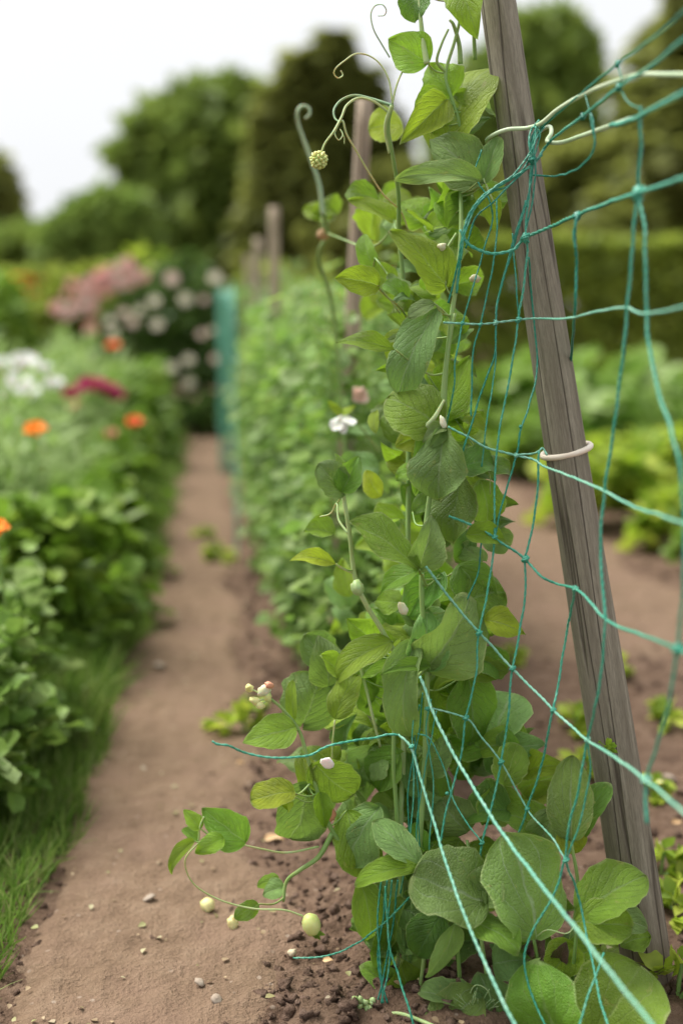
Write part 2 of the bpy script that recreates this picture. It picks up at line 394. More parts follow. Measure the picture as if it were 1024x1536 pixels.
# a curved leaf: grid of quads, local y along the leaf, z its normal
def leaf_grid(L, W, shape='ovate', fold=.2, curl=.4, wave=.05, cup=0., seed=0, nu=14, nv=20, twist=0.):
    rr = random.Random(seed); ph = rr.uniform(0, 6); ph2 = rr.uniform(0, 6); kf = rr.uniform(4.5, 8.5)
    V = []; UV = []; Q = []
    def prof(v):
        if shape == 'round': return max(0, 1 - abs(2 * (v ** .92) - 1) ** 2.5) ** .5
        if shape == 'oval': return max(0, 1 - abs(2 * (v ** .88) - 1) ** 2.0) ** .58
        if shape == 'obovate': return max(0, math.sin(PI * v ** 1.35)) ** .62 * (1 if v > .3 else .8 + .2 * v / .3)
        if shape == 'lance': return max(0, math.sin(PI * v ** .8)) ** 1.0
        return max(0, math.sin(PI * (v ** .64))) ** .78 * (1.06 - .16 * v)
    y = z = 0.; steps = []
    N = nv * 4
    for i in range(N + 1):
        steps.append((y, z)); t = i / N
        ang = curl * (t ** 1.5) * 1.6 - curl * .35
        y += math.cos(ang) * L / N; z -= math.sin(ang) * L / N
    for i in range(nv + 1):
        v = i / nv; vv = min(max(v, 0.0), 1.0)
        # denser rings at both ends
        vv = .5 - .5 * math.cos(PI * v) if 0 < v < 1 else v
        k = vv * N; i0 = min(int(k), N - 1); fr = k - i0
        cy = steps[i0][0] * (1 - fr) + steps[i0 + 1][0] * fr; cz = steps[i0][1] * (1 - fr) + steps[i0 + 1][1] * fr
        wv = prof(vv) * W / 2
        for j in range(nu + 1):
            u = -1 + 2 * j / nu
            edge = 1 + .06 * mnoise.noise(Vector((vv * 5, seed * .1, 3 if u > 0 else 9))) + .035 * math.sin(kf * 3.1 * vv + ph + (2 if u > 0 else 0)) + .02 * math.sin(kf * 7 * vv + ph2 * (1 if u > 0 else -1))
            x = u * wv * (edge if abs(u) > .5 else 1)
            zz = cz + fold * abs(x) - cup * (x * x) / max(W, 1e-4) * 2
            zz += wave * W * (u * u) * math.sin(kf * vv + ph + (1.7 if u > 0 else 0))
            zz += .06 * W * mnoise.noise(Vector((u * 1.6 + seed, vv * 2.4, seed * .37))) + .022 * W * mnoise.noise(Vector((u * 5 + seed, vv * 7, seed * .7)))
            yy = cy
            if shape == 'round': yy -= .10 * L * (abs(u) ** 1.6) * (1 - vv) ** 2
            elif shape == 'ovate': yy -= .05 * L * (abs(u) ** 1.6) * (1 - vv) ** 2
            tw = twist * vv
            V.append((x * math.cos(tw) - zz * 0, yy, zz + x * math.sin(tw))); UV.append((.5 + u * .5, vv))
    for i in range(nv):
        for j in range(nu):
            a = i * (nu + 1) + j; Q.append((a, a + 1, a + nu + 2, a + nu + 1))
    return np.array(V), np.array(Q), np.array(UV)
LEAVES = []; STEMS = {}
def place_leaf(parent, B, T, W, mat, shape='ovate', fold=.2, curl=.4, wave=.05, cup=0., nrm=None, seed=None, twist=0., label=None):
    LEAVES.append((parent, Vector(B)))
    B = Vector(B); T = Vector(T); seed = RND.randint(0, 99999) if seed is None else seed
    d = (T - B); L = d.length; d.normalize()
    if nrm is None: nrm = (C0 - B).normalized() * .8 + Vector((RND.uniform(-.65, .65), RND.uniform(-.3, .3), RND.uniform(.1, .9)))
    x = d.cross(nrm).normalized(); z = x.cross(d).normalized()
    V, Q, UV = leaf_grid(L * 1.04, W, shape, fold, curl, wave, cup, seed, twist=twist)
    Rm = np.array([[x.x, d.x, z.x], [x.y, d.y, z.y], [x.z, d.z, z.z]])
    V = V @ Rm.T
    o = obj('leaf', mesh_np('leaf', V, Q, M[mat], UV), parent, B - parent.location)
    if label: o['label'] = label
    return o

# scatter a small template over many places in one mesh
def template(shape='leaf', fold=.15, curl=.35):
    nu, nv = (4, 6) if shape == 'round' else (2, 4)
    if shape == 'blade': nu, nv = 1, 3
    V = []; Q = []
    for i in range(nv + 1):
        v = i / nv
        if shape == 'leaf': wd = max(.04, math.sin(PI * min(v, .98) ** .75)) * .36
        elif shape == 'round': wd = max(.06, (1 - abs(2 * v - 1) ** 2.4) ** .5) * .46
        elif shape == 'narrow': wd = max(.02, math.sin(PI * min(v, .98))) * .11
        else: wd = .035 * (1 - v) + .004
        for j in range(nu + 1):
            u = -1 + 2 * j / nu
            V.append((u * wd, v * math.cos(curl * v * .7), fold * abs(u) * wd * 2 - curl * v * v * .5 + (.05 * u * u * math.sin(9 * v + (2 if u > 0 else 0)) if shape == 'round' else 0)))
    for i in range(nv):
        for j in range(nu):
            a = i * (nu + 1) + j; Q.append((a, a + 1, a + nu + 2, a + nu + 1))
    return np.array(V), np.array(Q)
TPL = {k: template(k) for k in ('leaf', 'round', 'narrow', 'blade')}
def norm(a): return a / np.maximum(np.linalg.norm(a, axis=1, keepdims=True), 1e-9)
def scatter(tpl, pts, dirs, nrms, size):
    tv, tq = TPL[tpl] if isinstance(tpl, str) else tpl
    n = len(pts); d = norm(dirs); x = norm(np.cross(d, nrms)); z = np.cross(x, d)
    R = np.stack([x, d, z], axis=2)
    V = np.einsum('nij,kj->nki', R, tv) * np.asarray(size).reshape(-1, 1, 1) + pts[:, None, :]
    Q = (tq[None] + (np.arange(n) * len(tv))[:, None, None]).reshape(-1, tq.shape[1])
    return V.reshape(-1, 3), Q
def rvec(n): return norm(NR.normal(size=(n, 3)))
def crown_points(lobes, n, clump=.16, shell=(.62, 1.0), per=14):
    """lobes: (cx,cy,cz,rx,ry,rz); clumps of leaves over and through the lobes"""
    L = np.array(lobes, dtype=float); area = (L[:, 3] * L[:, 5]) ** 1.0; nc = max(1, n // per)
    k = NR.choice(len(L), nc, p=area / area.sum())
    d = rvec(nc); d[:, 2] = np.where(d[:, 2] < -.5, -d[:, 2], d[:, 2])
    r = NR.uniform(shell[0], shell[1], nc)[:, None] ** .6
    c = L[k, :3] + d * L[k, 3:] * r
    cs = L[k, 3] * clump * NR.uniform(.6, 1.4, nc)
    ii = np.repeat(np.arange(nc), per)
    p = c[ii] + NR.normal(size=(len(ii), 3)) * cs[ii][:, None] * np.array([1, 1, .6])
    out = d[ii] + rvec(len(ii)) * .9
    return p, out
# ------------------------------------------------------------------ ground
def gh(x, y):
    """relief of the soil"""
    n = mnoise.noise(Vector((x * 1.3, y * 1.1, 3.1))) * .012
    rough = 1.0
    if -.24 < x < .07: rough = .30 + .5 * max(0, (x - 0.0) / .07)
    if .42 < x < 1.15: rough = .35 if y > 1.9 else .6
    c = mnoise.fractal(Vector((x * 14, y * 14, 1.7)), .8, 2.2, 5) * .013
    c += (1 - abs(mnoise.noise(Vector((x * 26, y * 26, 7.7)))) * 2.2) * .006
    c += abs(mnoise.noise(Vector((x * 60, y * 60, 2.7)))) * .008
    far = 1 if y < 5 else max(0, 1 - (y - 5) / 3)
    mound = .018 * math.exp(-((x - .22) / .12) ** 2)
    return (n + c * rough) * far + mound * far
def axis(fine0, fine1, step, lo, hi):
    a = list(np.arange(fine0, fine1, step)); s = step; v = fine1
    while v < hi: a.append(v); s *= 1.22; v += s
    a.append(hi); s = step; v = fine0 - step; pre = []
    while v > lo: pre.append(v); s *= 1.22; v -= s
    pre.append(lo); return np.array(pre[::-1] + a)
xs = axis(-.32, 1.15, .0058, -120, 120); ys = axis(1.10, 2.5, .0065, -6, 240)
V = [(x, y, gh(x, y)) for y in ys for x in xs]
nx = len(xs); Q = [(j * nx + i, j * nx + i + 1, (j + 1) * nx + i + 1, (j + 1) * nx + i) for j in range(len(ys) - 1) for i in range(nx - 1)]
struct('ground', mesh_np('ground', V, Q, M['soil']))
def path_sheet(name, xl, xr, y0, y1, ny, nxx=26):
    V = []; 
    yy = [y0 + (y1 - y0) * (k / ny) ** 1.6 for k in range(ny + 1)]
    for y in yy:
        a = xl + .035 * mnoise.noise(Vector((1, y * 2.3, 0))) ; b = xr + .09 * mnoise.noise(Vector((9, y * 3.1, 4)))
        for i in range(nxx + 1):
            t = i / nxx; x = a + (b - a) * t
            e = min(min(t, 1 - t) * (b - a), (y - y0) * .3, (y1 - y) * .3) + .02 * mnoise.noise(Vector((x * 12, y * 12, 8)))
            lift = .008 if e > .06 else -.012 + .020 * (e / .06)
            V.append((x, y, gh(x, y) + lift + .003 * mnoise.noise(Vector((x * 30, y * 30, 5))) ))
    n = nxx + 1
    Q = [(j * n + i, j * n + i + 1, (j + 1) * n + i + 1, (j + 1) * n + i) for j in range(ny) for i in range(nxx)]
    return struct(name, mesh_np(name, V, Q, M['path']))
path_sheet('path', -.27, .07, .6, 7.6, 420, 44)
path_sheet('side_path', .56, 1.2, 2.45, 9, 240, 50)
# loose crumbs of soil and grit: nobody could count them
mb = MB(); crumbs = []
def crumb(x, y, r, sd):
    mb.blob((x, y, gh(x, y) + r * .1), r, axis=(RND.uniform(-1, 1), RND.uniform(-1, 1), 1), squash=RND.uniform(.55, .9), seed=sd, rough=.9, seg=7, ring=5)
for k in range(5200):
    y = 1.12 + 2.6 * RND.random() ** 1.6
    if RND.random() < .62: x = RND.gauss(.13, .14)
    else: x = RND.uniform(.3, 1.2)
    if x < -.02 and RND.random() < .7: continue
    crumb(x, y, min(.009, .0012 / max(.12, RND.random()) ** .9), k)
for k in range(1800):
    crumb(RND.uniform(-.25, .08), 1.15 + 3 * RND.random() ** 1.5, min(.005, .0009 / max(.15, RND.random())), k)
cr = mb.build('soil_crumbs', M['clod']); cr['kind'] = 'stuff'
lp = []
for k in range(520):
    x = RND.uniform(-.26, .45); y = 1.15 + 3.2 * RND.random() ** 1.4; lp.append((x, y, gh(x, y) + .011))
lp = np.array(lp); ld = NR.normal(size=lp.shape) * np.array([1, 1, .15])
Vl, Ql = scatter('leaf', lp, ld, np.array([[0, 0, 1]]) + NR.normal(size=lp.shape) * .3, NR.uniform(.003, .012, len(lp)))
M['litter'] = foliage_mat('dry_litter', [(.30, .21, .12), (.42, .32, .19), (.22, .15, .09), (.30, .32, .12), (.5, .42, .3)], .1)
struct('leaf_litter', mesh_np('leaf_litter', Vl, Ql, M['litter']), 'stuff')
# ------------------------------------------------------------------ small stones, fallen buds
def pebble(px, py, r, label, mat='stone', cat='stone', name='pebble', sq=.45):
    g = G(px, py, .01); mbb = MB(); mbb.blob((0, 0, 0), r, axis=(RND.uniform(-1, 1), RND.uniform(-1, 1), 1.5), squash=sq, seed=int(px), rough=.3, seg=12, ring=8)
    return tag(mbb.build(name, M[mat], loc=(g.x, g.y, gh(g.x, g.y) + .010 + r * .3)), label, cat)
pebble(240, 1001, .012, 'pale stone in the middle of the path beside the leafy border')
pebble(224, 1351, .008, 'small pinkish stone on the path left of the pale fallen pea')
pebble(300, 1330 + 148, .006, 'tiny grey stone at the bottom of the path')
pebble(148, 1100, .006, 'small stone at the left edge of the trodden path')
pebble(325, 1523 - 20, .006, 'pale grit stone at the edge of the crumbly soil')
pebble(400, 1075 + 40, .006, 'small brown stone under the loose end of green cord')
pebble(384, 930, .010, 'reddish stone in the soil at the foot of the far peas', 'clod')
pebble(312, 1364, .0085, 'round pale yellow pea lying on the path soil', 'bud_yellow', 'pea', 'fallen_pea', 1.0)
pebble(349, 1393, .006, 'narrow yellow fallen bud lying on soil below the round pea', 'bud_yellow', 'bud', 'fallen_bud', 1.6)
pebble(438, 1439, .005, 'pale husk on the soil at the end of the loose green cord', 'straw', 'husk', 'seed_husk', .8)
pebble(1003, 1170, .010, 'rounded stone in the soil to the right of the stake', 'stone')
pebble(992, 1300 - 30, .009, 'pale stone half buried right of the leaning stake', 'stone')
pebble(960, 1255, .007, 'small ochre stone close behind the foot of the stake', 'straw')

# ------------------------------------------------------------------ the leaning stake and the far stakes
def make_stake(A, B, r0, r1, label, mat, sides=28, rings=70, bent=.004, group=None, rough=1.0):
    A = Vector(A); B = Vector(B); L = (B - A).length; V = []; Q = []
    sd = A.x * 11
    for i in range(rings + 1):
        t = i / rings; z = L * t; r = r0 + (r1 - r0) * t
        ox = bent * math.sin(t * 5 + sd); oy = bent * math.cos(t * 4 + sd)
        for s in range(sides):
            an = 2 * PI * s / sides
            c, sn = math.cos(an), math.sin(an)
            sq = 1 / (abs(c) ** 3.2 + abs(sn) ** 3.2) ** (1 / 3.2)
            k = .94 + .06 * sq
            k += rough * .05 * mnoise.noise(Vector((c * 1.5, sn * 1.5, z * 2.2 + sd)))
            k += rough * .035 * mnoise.noise(Vector((c * 6, sn * 6, z * 1.3 + sd)))
            g = math.exp(-((an - 4.45 - .12 * math.sin(z * 3)) / .10) ** 2)          # a drying split down one face
            k -= rough * .13 * g * (1 if z < L * .8 else .5)
            V.append((ox + c * r * k, oy + sn * r * k, z))
        if i:
            for s in range(sides):
                q = (i - 1) * sides; s2 = (s + 1) % sides
                Q.append((q + s, q + s2, q + sides + s2, q + sides + s))
    for e, base in ((0, 0), (1, rings * sides)):
        ci = len(V); V.append((0, 0, L + .001 if e else 0))
        for s in range(0, sides, 2):
            f = (base + s, ci, base + (s + 2) % sides, base + (s + 1) % sides); Q.append(f if not e else f[::-1])
    o = obj('wooden_stake', mesh_np('wooden_stake', V, Q, M[mat]))
    o.location = A; o.rotation_euler = (B - A).to_track_quat('Z', 'Y').to_euler()
    return tag(o, label, 'stake', group)
SB = G(981, 1470); SB.z = -.06
ST = P(738, -70, 1.40)
SBd = (SB - C0).dot(FWD)
make_stake(SB, ST, .0285, .0188, 'thick grey weathered stake leaning left in the foreground', 'wood', 32, 110)
def stake_c(py):          # stake centre line and its depth at a picture height
    a, b = 0., 1.
    for _ in range(30):
        m = (a + b) / 2; p = SB.lerp(ST, m) - C0
        yy = 768 - F * p.dot(UPV) / p.dot(FWD)
        if yy > py: a = m
        else: b = m
    return SB.lerp(ST, a)
for (px, pt, Y, pb, r, lab) in ((549, 150, 2.25, 490, .0145, 'tall pinkish stake rising behind the curling tendrils, second in the row'),
                                (410, 310, 3.8, 412, .0165, 'upright sawn stake above the pea row, third in the row'),
                                (387, 357, 5.0, 388, .0165, 'short looking stake fourth along the pea row'),
                                (372, 384, 6.2, 373, .0165, 'farthest and smallest stake at the end of the pea row')):
    top = PY(px, pt, Y); base = PY(pb, 450, Y); base = Vector((base.x, Y, -.05))
    make_stake(base, top, r * 1.1, r * .95, lab, 'wood_far', 14, 24, .002, rough=.6)

# ties on the stake
def ring_tie(py, dz, rad, r, mat, name, label, tilt=0.0, loose=None, start=0., sweep=2 * PI):
    c = stake_c(py); ax = (ST - SB).normalized()
    u = ax.cross(Vector((0, 1, 0))).normalized(); v = ax.cross(u)
    pts = []
    for k in range(25):
        an = start + sweep * k / 24
        pts.append(c + u * (math.cos(an) * rad) + v * (math.sin(an) * rad) + ax * (tilt * math.cos(an) * (1 if u.x > 0 else -1) + .0045 * math.sin(an) * (1 if v.y > 0 else -1) + dz * k / 24))
    if loose: pts = pts + loose
    m = MB().tube(pts, r, 8, 3); o = m.build(name, M[mat], origin=c); o.location = c
    return tag(o, label, 'tie')
ring_tie(676, .0, .0268, .0034, 'ring', 'cane_tie', 'cream loop tie around the middle of the leaning stake', .003)

# ------------------------------------------------------------------ the foreground net
net = thing('garden_net', 'green knotted garden net slung around the leaning stake in the foreground', 'net', (P(790, 600, 1.34).x, P(790, 600, 1.34).y, 0))
NO = Vector(net.location)
def dep(px):            # the net comes forward towards the camera to the right of the stake
    if px <= 800: return 1.345
    return 1.345 - (px - 800) / 224 * .37
def cord(pts, r=.00135, mat='cord', name='cord', jitter=.0006):
    P3 = []
    for p in pts:
        d = p[2] if len(p) > 2 else dep(p[0])
        P3.append(P(p[0], p[1], d))
    path = catmull(P3, 7)
    sd = RND.uniform(0, 99)
    path = [q + Vector((mnoise.noise(q * 45 + Vector((sd, 0, 0))), mnoise.noise(q * 45 + Vector((0, sd, 0))), mnoise.noise(q * 45 + Vector((0, 0, sd))))) * jitter * 2 for q in path]
    n = len(path); L = sum((path[i + 1] - path[i]).length for i in range(n - 1))
    # two twisted yarns
    off = r * .30; turns = L / .016; mb_ = MB()
    fine = []
    m = max(n, int(L / .0022)); m = min(m, 420)
    cum = [0]
    for i in range(n - 1): cum.append(cum[-1] + (path[i + 1] - path[i]).length)
    j = 0
    for k in range(m + 1):
        s = L * k / m
        while j < n - 2 and cum[j + 1] < s: j += 1
        t = (s - cum[j]) / max(1e-9, cum[j + 1] - cum[j]); fine.append(path[j].lerp(path[j + 1], min(1, max(0, t))))
    for q in (0, 1):
        pp = []
        for k, p in enumerate(fine):
            t = (fine[min(k + 1, m)] - fine[max(k - 1, 0)]).normalized()
            a = t.cross(Vector((.3, .9, .2))).normalized(); b = t.cross(a)
            an = 2 * PI * turns * k / m + q * PI
            pp.append(p + a * math.cos(an) * off + b * math.sin(an) * off)
        mb_.add(*tube_arrays(pp, r * .68, 5))
    return mb_.build(name, M[mat], net, origin=NO)
def knot(px, py, r=.0030, mat='cord', d=None, up=1):
    c = P(px, py, (d if d else dep(px)) - .001); m = MB()
    m.blob(c, r, squash=1.25, seed=int(px + py), rough=.35, seg=9, ring=7)
    a = RND.uniform(0, 3)
    pts = [c + Vector((math.cos(a + k * .9) * r * .95, math.sin(a + k * .9) * r * .5 - r * .3, r * (-1.1 + k * .32))) for k in range(8)]
    m.tube(pts, r * .34, 5, 3)
    m.tube([c + Vector((-r * 1.2, -r * .2, -r * .3)), c + Vector((0, -r * 1.05, .1 * r)), c + Vector((r * 1.2, -r * .2, r * .5))], r * .36, 5, 3)
    return m.build('knot', M[mat], net, origin=NO)
# cords running along the row (picture coordinates with a depth where it matters)
cord([(1040, 4), (985, 52), (926, 96), (870, 141), (812, 192, 1.335), (797, 225, 1.335)], .0013, 'cord_deep')
cord([(1045, 40), (985, 92), (928, 131), (870, 176), (822, 214, 1.335), (800, 245, 1.33), (760, 272, 1.33), (725, 294, 1.33), (703, 322, 1.33), (692, 362, 1.335), (688, 405, 1.35), (684, 440, 1.36)], .0017, 'cord')
cord([(797, 205, 1.335), (793, 240, 1.33), (765, 277, 1.33), (733, 290, 1.33), (708, 318, 1.33), (695, 352, 1.335), (686, 395, 1.35), (672, 455, 1.36)], .0012, 'cord_deep')
cord([(803, 190, 1.33), (798, 222, 1.325), (770, 262, 1.325), (738, 284, 1.325), (712, 312, 1.33), (699, 345, 1.33), (690, 390, 1.34)], .0012, 'cord')
cord([(812, 232, 1.33), (772, 270, 1.33), (742, 300, 1.33), (712, 328, 1.34), (698, 372, 1.345)], .0011, 'cord_deep')
cord([(1045, 128), (985, 160), (940, 182), (915, 188, 1.19)], .0024, 'cord')
cord([(797, 262, 1.335), (830, 264, 1.33), (860, 256), (882, 238), (891, 212), (888, 178), (884, 168)], .0012, 'cord_deep')
cord([(812, 182, 1.34), (800, 205, 1.33), (797, 240, 1.33), (793, 290, 1.33), (788, 330, 1.33), (789, 356, 1.33), (790, 385, 1.335), (777, 480, 1.345)], .0014, 'cord')
cord([(806, 186, 1.335), (796, 212, 1.33), (799, 250, 1.33), (789, 300, 1.33), (780, 335, 1.33), (768, 375, 1.34), (748, 445, 1.345), (743, 484, 1.345)], .0011, 'cord_deep')
cord([(815, 190, 1.335), (801, 215, 1.325), (803, 255, 1.325), (796, 310, 1.33), (787, 352, 1.33)], .0011, 'cord_deep')
cord([(808, 180, 1.335), (795, 196, 1.33), (793, 217, 1.325), (800, 236, 1.325), (806, 216, 1.33), (808, 198, 1.33), (798, 190, 1.33), (792, 206, 1.33)], .0011, 'cord')
cord([(722, 225, 1.335 + .03), (712, 262, 1.36), (733, 300, 1.345), (738, 330, 1.35), (722, 385, 1.35), (708, 435, 1.345), (693, 485, 1.345)], .0010, 'cord_deep')
cord([(690, 345, 1.335), (704, 367, 1.335), (735, 380, 1.335), (768, 376, 1.335), (787, 357, 1.33), (828, 339), (865, 322), (905, 306), (955, 289), (1000, 275), (1045, 258)], .0020, 'cord')
cord([(664, 484), (712, 486), (745, 483), (776, 480), (812, 478, 1.335), (856, 477), (900, 466), (938, 461), (968, 471), (1045, 455)], .0014, 'cord_pale')
cord([(672, 640), (700, 655), (728, 671), (775, 683), (800, 690, 1.335), (818, 701), (860, 716), (905, 736), (950, 760), (990, 773), (1045, 793)], .0015, 'cord_pale')
cord([(775, 682), (796, 681, 1.34), (807, 676, 1.335), (814, 672, 1.34), (820, 682, 1.335)], .0012, 'cord_pale')
cord([(672, 773), (708, 788), (741, 806), (787, 839), (812, 866), (838, 877, 1.32), (862, 883), (886, 905), (910, 931), (960, 952), (1016, 974), (1045, 990)], .0016, 'cord')
cord([(638, 850, 1.33), (680, 904), (718, 949), (768, 1003), (830, 1065), (880, 1110, 1.24), (905, 1125), (968, 1170), (1010, 1205), (1045, 1235)], .0016, 'cord_pale')
cord([(630, 1015, 1.33), (655, 1082, 1.31), (700, 1165, 1.27), (762, 1262, 1.20), (830, 1350, 1.12), (900, 1440, 1.05), (985, 1548, .98)], .0018, 'cord_pale')
cord([(597, 1102, 1.33), (616, 1120, 1.32), (628, 1160, 1.31), (652, 1240, 1.28), (684, 1340, 1.23), (725, 1440, 1.18), (778, 1552, 1.12)], .0016, 'cord_pale')
cord([(318, 1112, 1.30), (326, 1117, 1.30), (345, 1119, 1.30), (368, 1129, 1.31), (392, 1134, 1.31), (430, 1137, 1.31), (465, 1132, 1.32), (486, 1122, 1.32), (506, 1115, 1.32), (560, 1107, 1.33), (580, 1102, 1.33), (597, 1102, 1.33)], .0014, 'cord')
cord([(640, 1062), (660, 1066), (698, 1077), (725, 1110), (751, 1143), (790, 1213), (828, 1258, 1.30), (850, 1292, 1.28)], .0012, 'cord_pale')
cord([(625, 1100, 1.36), (645, 1110, 1.36), (664, 1150, 1.36), (680, 1200, 1.35), (700, 1235, 1.34), (722, 1265, 1.33)], .0010, 'cord')
cord([(440, 1437, 1.42), (490, 1434, 1.40), (540, 1412, 1.38), (585, 1376, 1.35), (612, 1348, 1.33), (628, 1318, 1.32)], .0012, 'cord')
# cords hanging down
cord([(788, 300, 1.36), (765, 378, 1.36), (746, 450, 1.36), (743, 485), (741, 535), (722, 585), (705, 640), (693, 680), (688, 720, 1.37)], .0012, 'cord_deep')
cord([(745, 300, 1.36), (742, 380), (731, 432), (720, 487), (709, 530), (707, 580), (706, 625)], .0011, 'cord_deep')
cord([(693, 485), (684, 530), (679, 585, 1.36), (668, 640, 1.38)], .0011, 'cord')
cord([(744, 486), (741, 560), (728, 640), (722, 700, 1.36)], .0010, 'cord')
cord([(777, 480), (768, 545), (754, 620), (744, 680), (741, 740), (741, 806), (732, 880), (718, 950), (713, 1010), (698, 1077), (690, 1140), (672, 1200), (660, 1262)], .0013, 'cord')
cord([(768, 350, 1.36), (774, 430), (777, 480)], .0010, 'cord_deep')
cord([(792, 385, 1.36), (797, 450, 1.385), (805, 540, 1.39), (797, 595, 1.37), (782, 640), (774, 683), (752, 760), (741, 806)], .0012, 'cord_deep')
cord([(808, 676, 1.335), (806, 720), (800, 775), (791, 822), (787, 839), (787, 885), (779, 945), (768, 1003), (763, 1065), (751, 1143), (738, 1205), (723, 1265), (712, 1330), (706, 1400, 1.36)], .0014, 'cord')
cord([(722, 806, 1.37), (716, 860, 1.37), (700, 900, 1.37)], .0010, 'cord_deep')
cord([(862, 883), (852, 935, 1.30), (836, 1030, 1.31), (828, 1066), (812, 1145), (790, 1213), (776, 1255, 1.36)], .0014, 'cord')
cord([(908, 930), (902, 1000), (892, 1060), (880, 1110, 1.24), (868, 1180, 1.25), (852, 1240, 1.26), (846, 1292, 1.27), (826, 1350, 1.28), (796, 1400, 1.29), (786, 1450, 1.29), (800, 1500, 1.28), (822, 1550, 1.26)], .0014, 'cord')
cord([(880, 1110, 1.24), (884, 1160, 1.25), (870, 1230, 1.26), (848, 1292, 1.27)], .0011, 'cord')
cord([(865, 322, 1.20), (862, 345, 1.20), (863, 400, 1.22), (861, 470, 1.24), (857, 525, 1.38), (848, 600, 1.46)], .0017, 'cord_deep')
cord([(865, 322, 1.20), (859, 350, 1.20), (862, 372, 1.20)], .0014, 'cord_deep')
cord([(960, 160), (960, 215), (957, 289)], .0016, 'cord_deep')
cord([(955, 289), (948, 370), (940, 462), (932, 545), (920, 640), (906, 736), (900, 815), (903, 880), (908, 930)], .0017, 'cord')
cord([(957, 289), (966, 350), (968, 420), (968, 471), (975, 530), (990, 600), (1008, 650), (1022, 720), (1026, 850), (1016, 974)], .0017, 'cord')
cord([(1016, 974), (1003, 1055), (984, 1120), (968, 1170), (970, 1235)], .0016, 'cord')
cord([(876, 140), (884, 170), (889, 200)], .0008, 'cord_deep')
cord([(926, 96), (932, 118), (928, 131), (942, 152), (960, 165)], .0008, 'cord_deep')
cord([(848, 1292, 1.27), (868, 1350, 1.30), (884, 1430, 1.28), (900, 1500, 1.24), (915, 1552, 1.2)], .0014, 'cord')
cord([(905, 1430, 1.25), (880, 1500, 1.22), (862, 1552, 1.2)], .0012, 'cord')
# gathered bundle hanging at the left of the net
for k, (x0, x1, d) in enumerate(((618, 620, 1.36), (628, 612, 1.37), (640, 650, 1.37), (622, 626, 1.38), (648, 632, 1.38))):
    cord([(x0 + 6, 1030 + 9 * k, d), (x0, 1100, d), (x1, 1180, d), (x1 + RND.uniform(-8, 8), 1260, d), (x1 - 20 + 8 * k, 1340, d + .01)], .0009, 'cord_deep' if k % 2 else 'cord')
for k, (a, b, c) in enumerate(((566, 570, 574), (574, 566, 580), (582, 584, 571), (590, 579, 566))):
    cord([(a + 6, 1320, 1.36), (a, 1380, 1.36), (b, 1440, 1.36), (c, 1505, 1.35)], .0012, 'cord_deep' if k % 2 else 'cord')
cord([(578, 1330, 1.35), (583, 1410, 1.34), (598, 1465, 1.33), (612, 1510, 1.31), (624, 1552, 1.3)], .0014, 'cord')
for (x, y, r, m, d) in ((926, 96, .0026, 'cord_deep', None), (928, 131, .0032, 'cord_deep', None), (874, 175, .0026, 'cord_deep', None), (797, 240, .0034, 'cord_deep', 1.328), (787, 357, .0040, 'cord', 1.328),
                        (865, 324, .0036, 'cord_deep', None), (956, 291, .0052, 'cord', None), (693, 485, .0018, 'cord', None), (720, 487, .0018, 'cord', None), (743, 484, .0024, 'cord_pale', None), (777, 480, .0028, 'cord', None),
                        (774, 683, .0020, 'cord_pale', None), (741, 806, .0026, 'cord', None), (787, 839, .0034, 'cord', None), (862, 883, .0024, 'cord', None), (1016, 974, .0040, 'cord', None), (718, 949, .0028, 'cord', None),
                        (768, 1003, .0028, 'cord', None), (829, 1065, .0024, 'cord', None), (880, 1110, .0024, 'cord_pale', 1.24), (968, 1170, .0036, 'cord_pale', None), (698, 1077, .0026, 'cord', None), (751, 1143, .0026, 'cord', None),
                        (790, 1213, .0022, 'cord', None), (722, 1265, .0022, 'cord', None), (670, 1190, .0016, 'cord', None), (617, 1120, .0022, 'cord', 1.32), (848, 1290, .0028, 'cord', 1.27), (780, 640, .0014, 'cord', None), (640, 1063, .002, 'cord', None)):
    knot(x, y, r, m, d)
# the pale thick cord that ties the net to the stake
tie_pts = []
c = stake_c(196); sc_ = (c - C0).dot(FWD)
for p in [(1045, 112, 1.04), (1000, 112, 1.08), (955, 113, 1.12), (905, 128, 1.18), (866, 146, 1.24), (835, 165, 1.29), (812, 184, 1.325), (790, 192, 1.345), (762, 194, 1.355), (742, 201, 1.365), (730, 210, 1.385), (736, 216, 1.42), (765, 214, 1.455), (795, 205, 1.44), (822, 190, 1.40), (826, 200, 1.36), (820, 212, 1.345), (840, 214, 1.32), (868, 205, 1.28), (905, 192, 1.21), (945, 178, 1.15)]:
    tie_pts.append(P(*p))
m_ = MB().tube(tie_pts, .0022, 8, 6); o = m_.build('tying_cord', M['cord_cream'], origin=tie_pts[6], loc=tie_pts[6])
tag(o, 'pale green thick cord looped around the top of the leaning stake', 'cord')
pts2 = [P(722, 222, 1.38), P(716, 245, 1.38), P(711, 268, 1.37), P(718, 285, 1.36), P(728, 300, 1.36), P(736, 310, 1.36)]

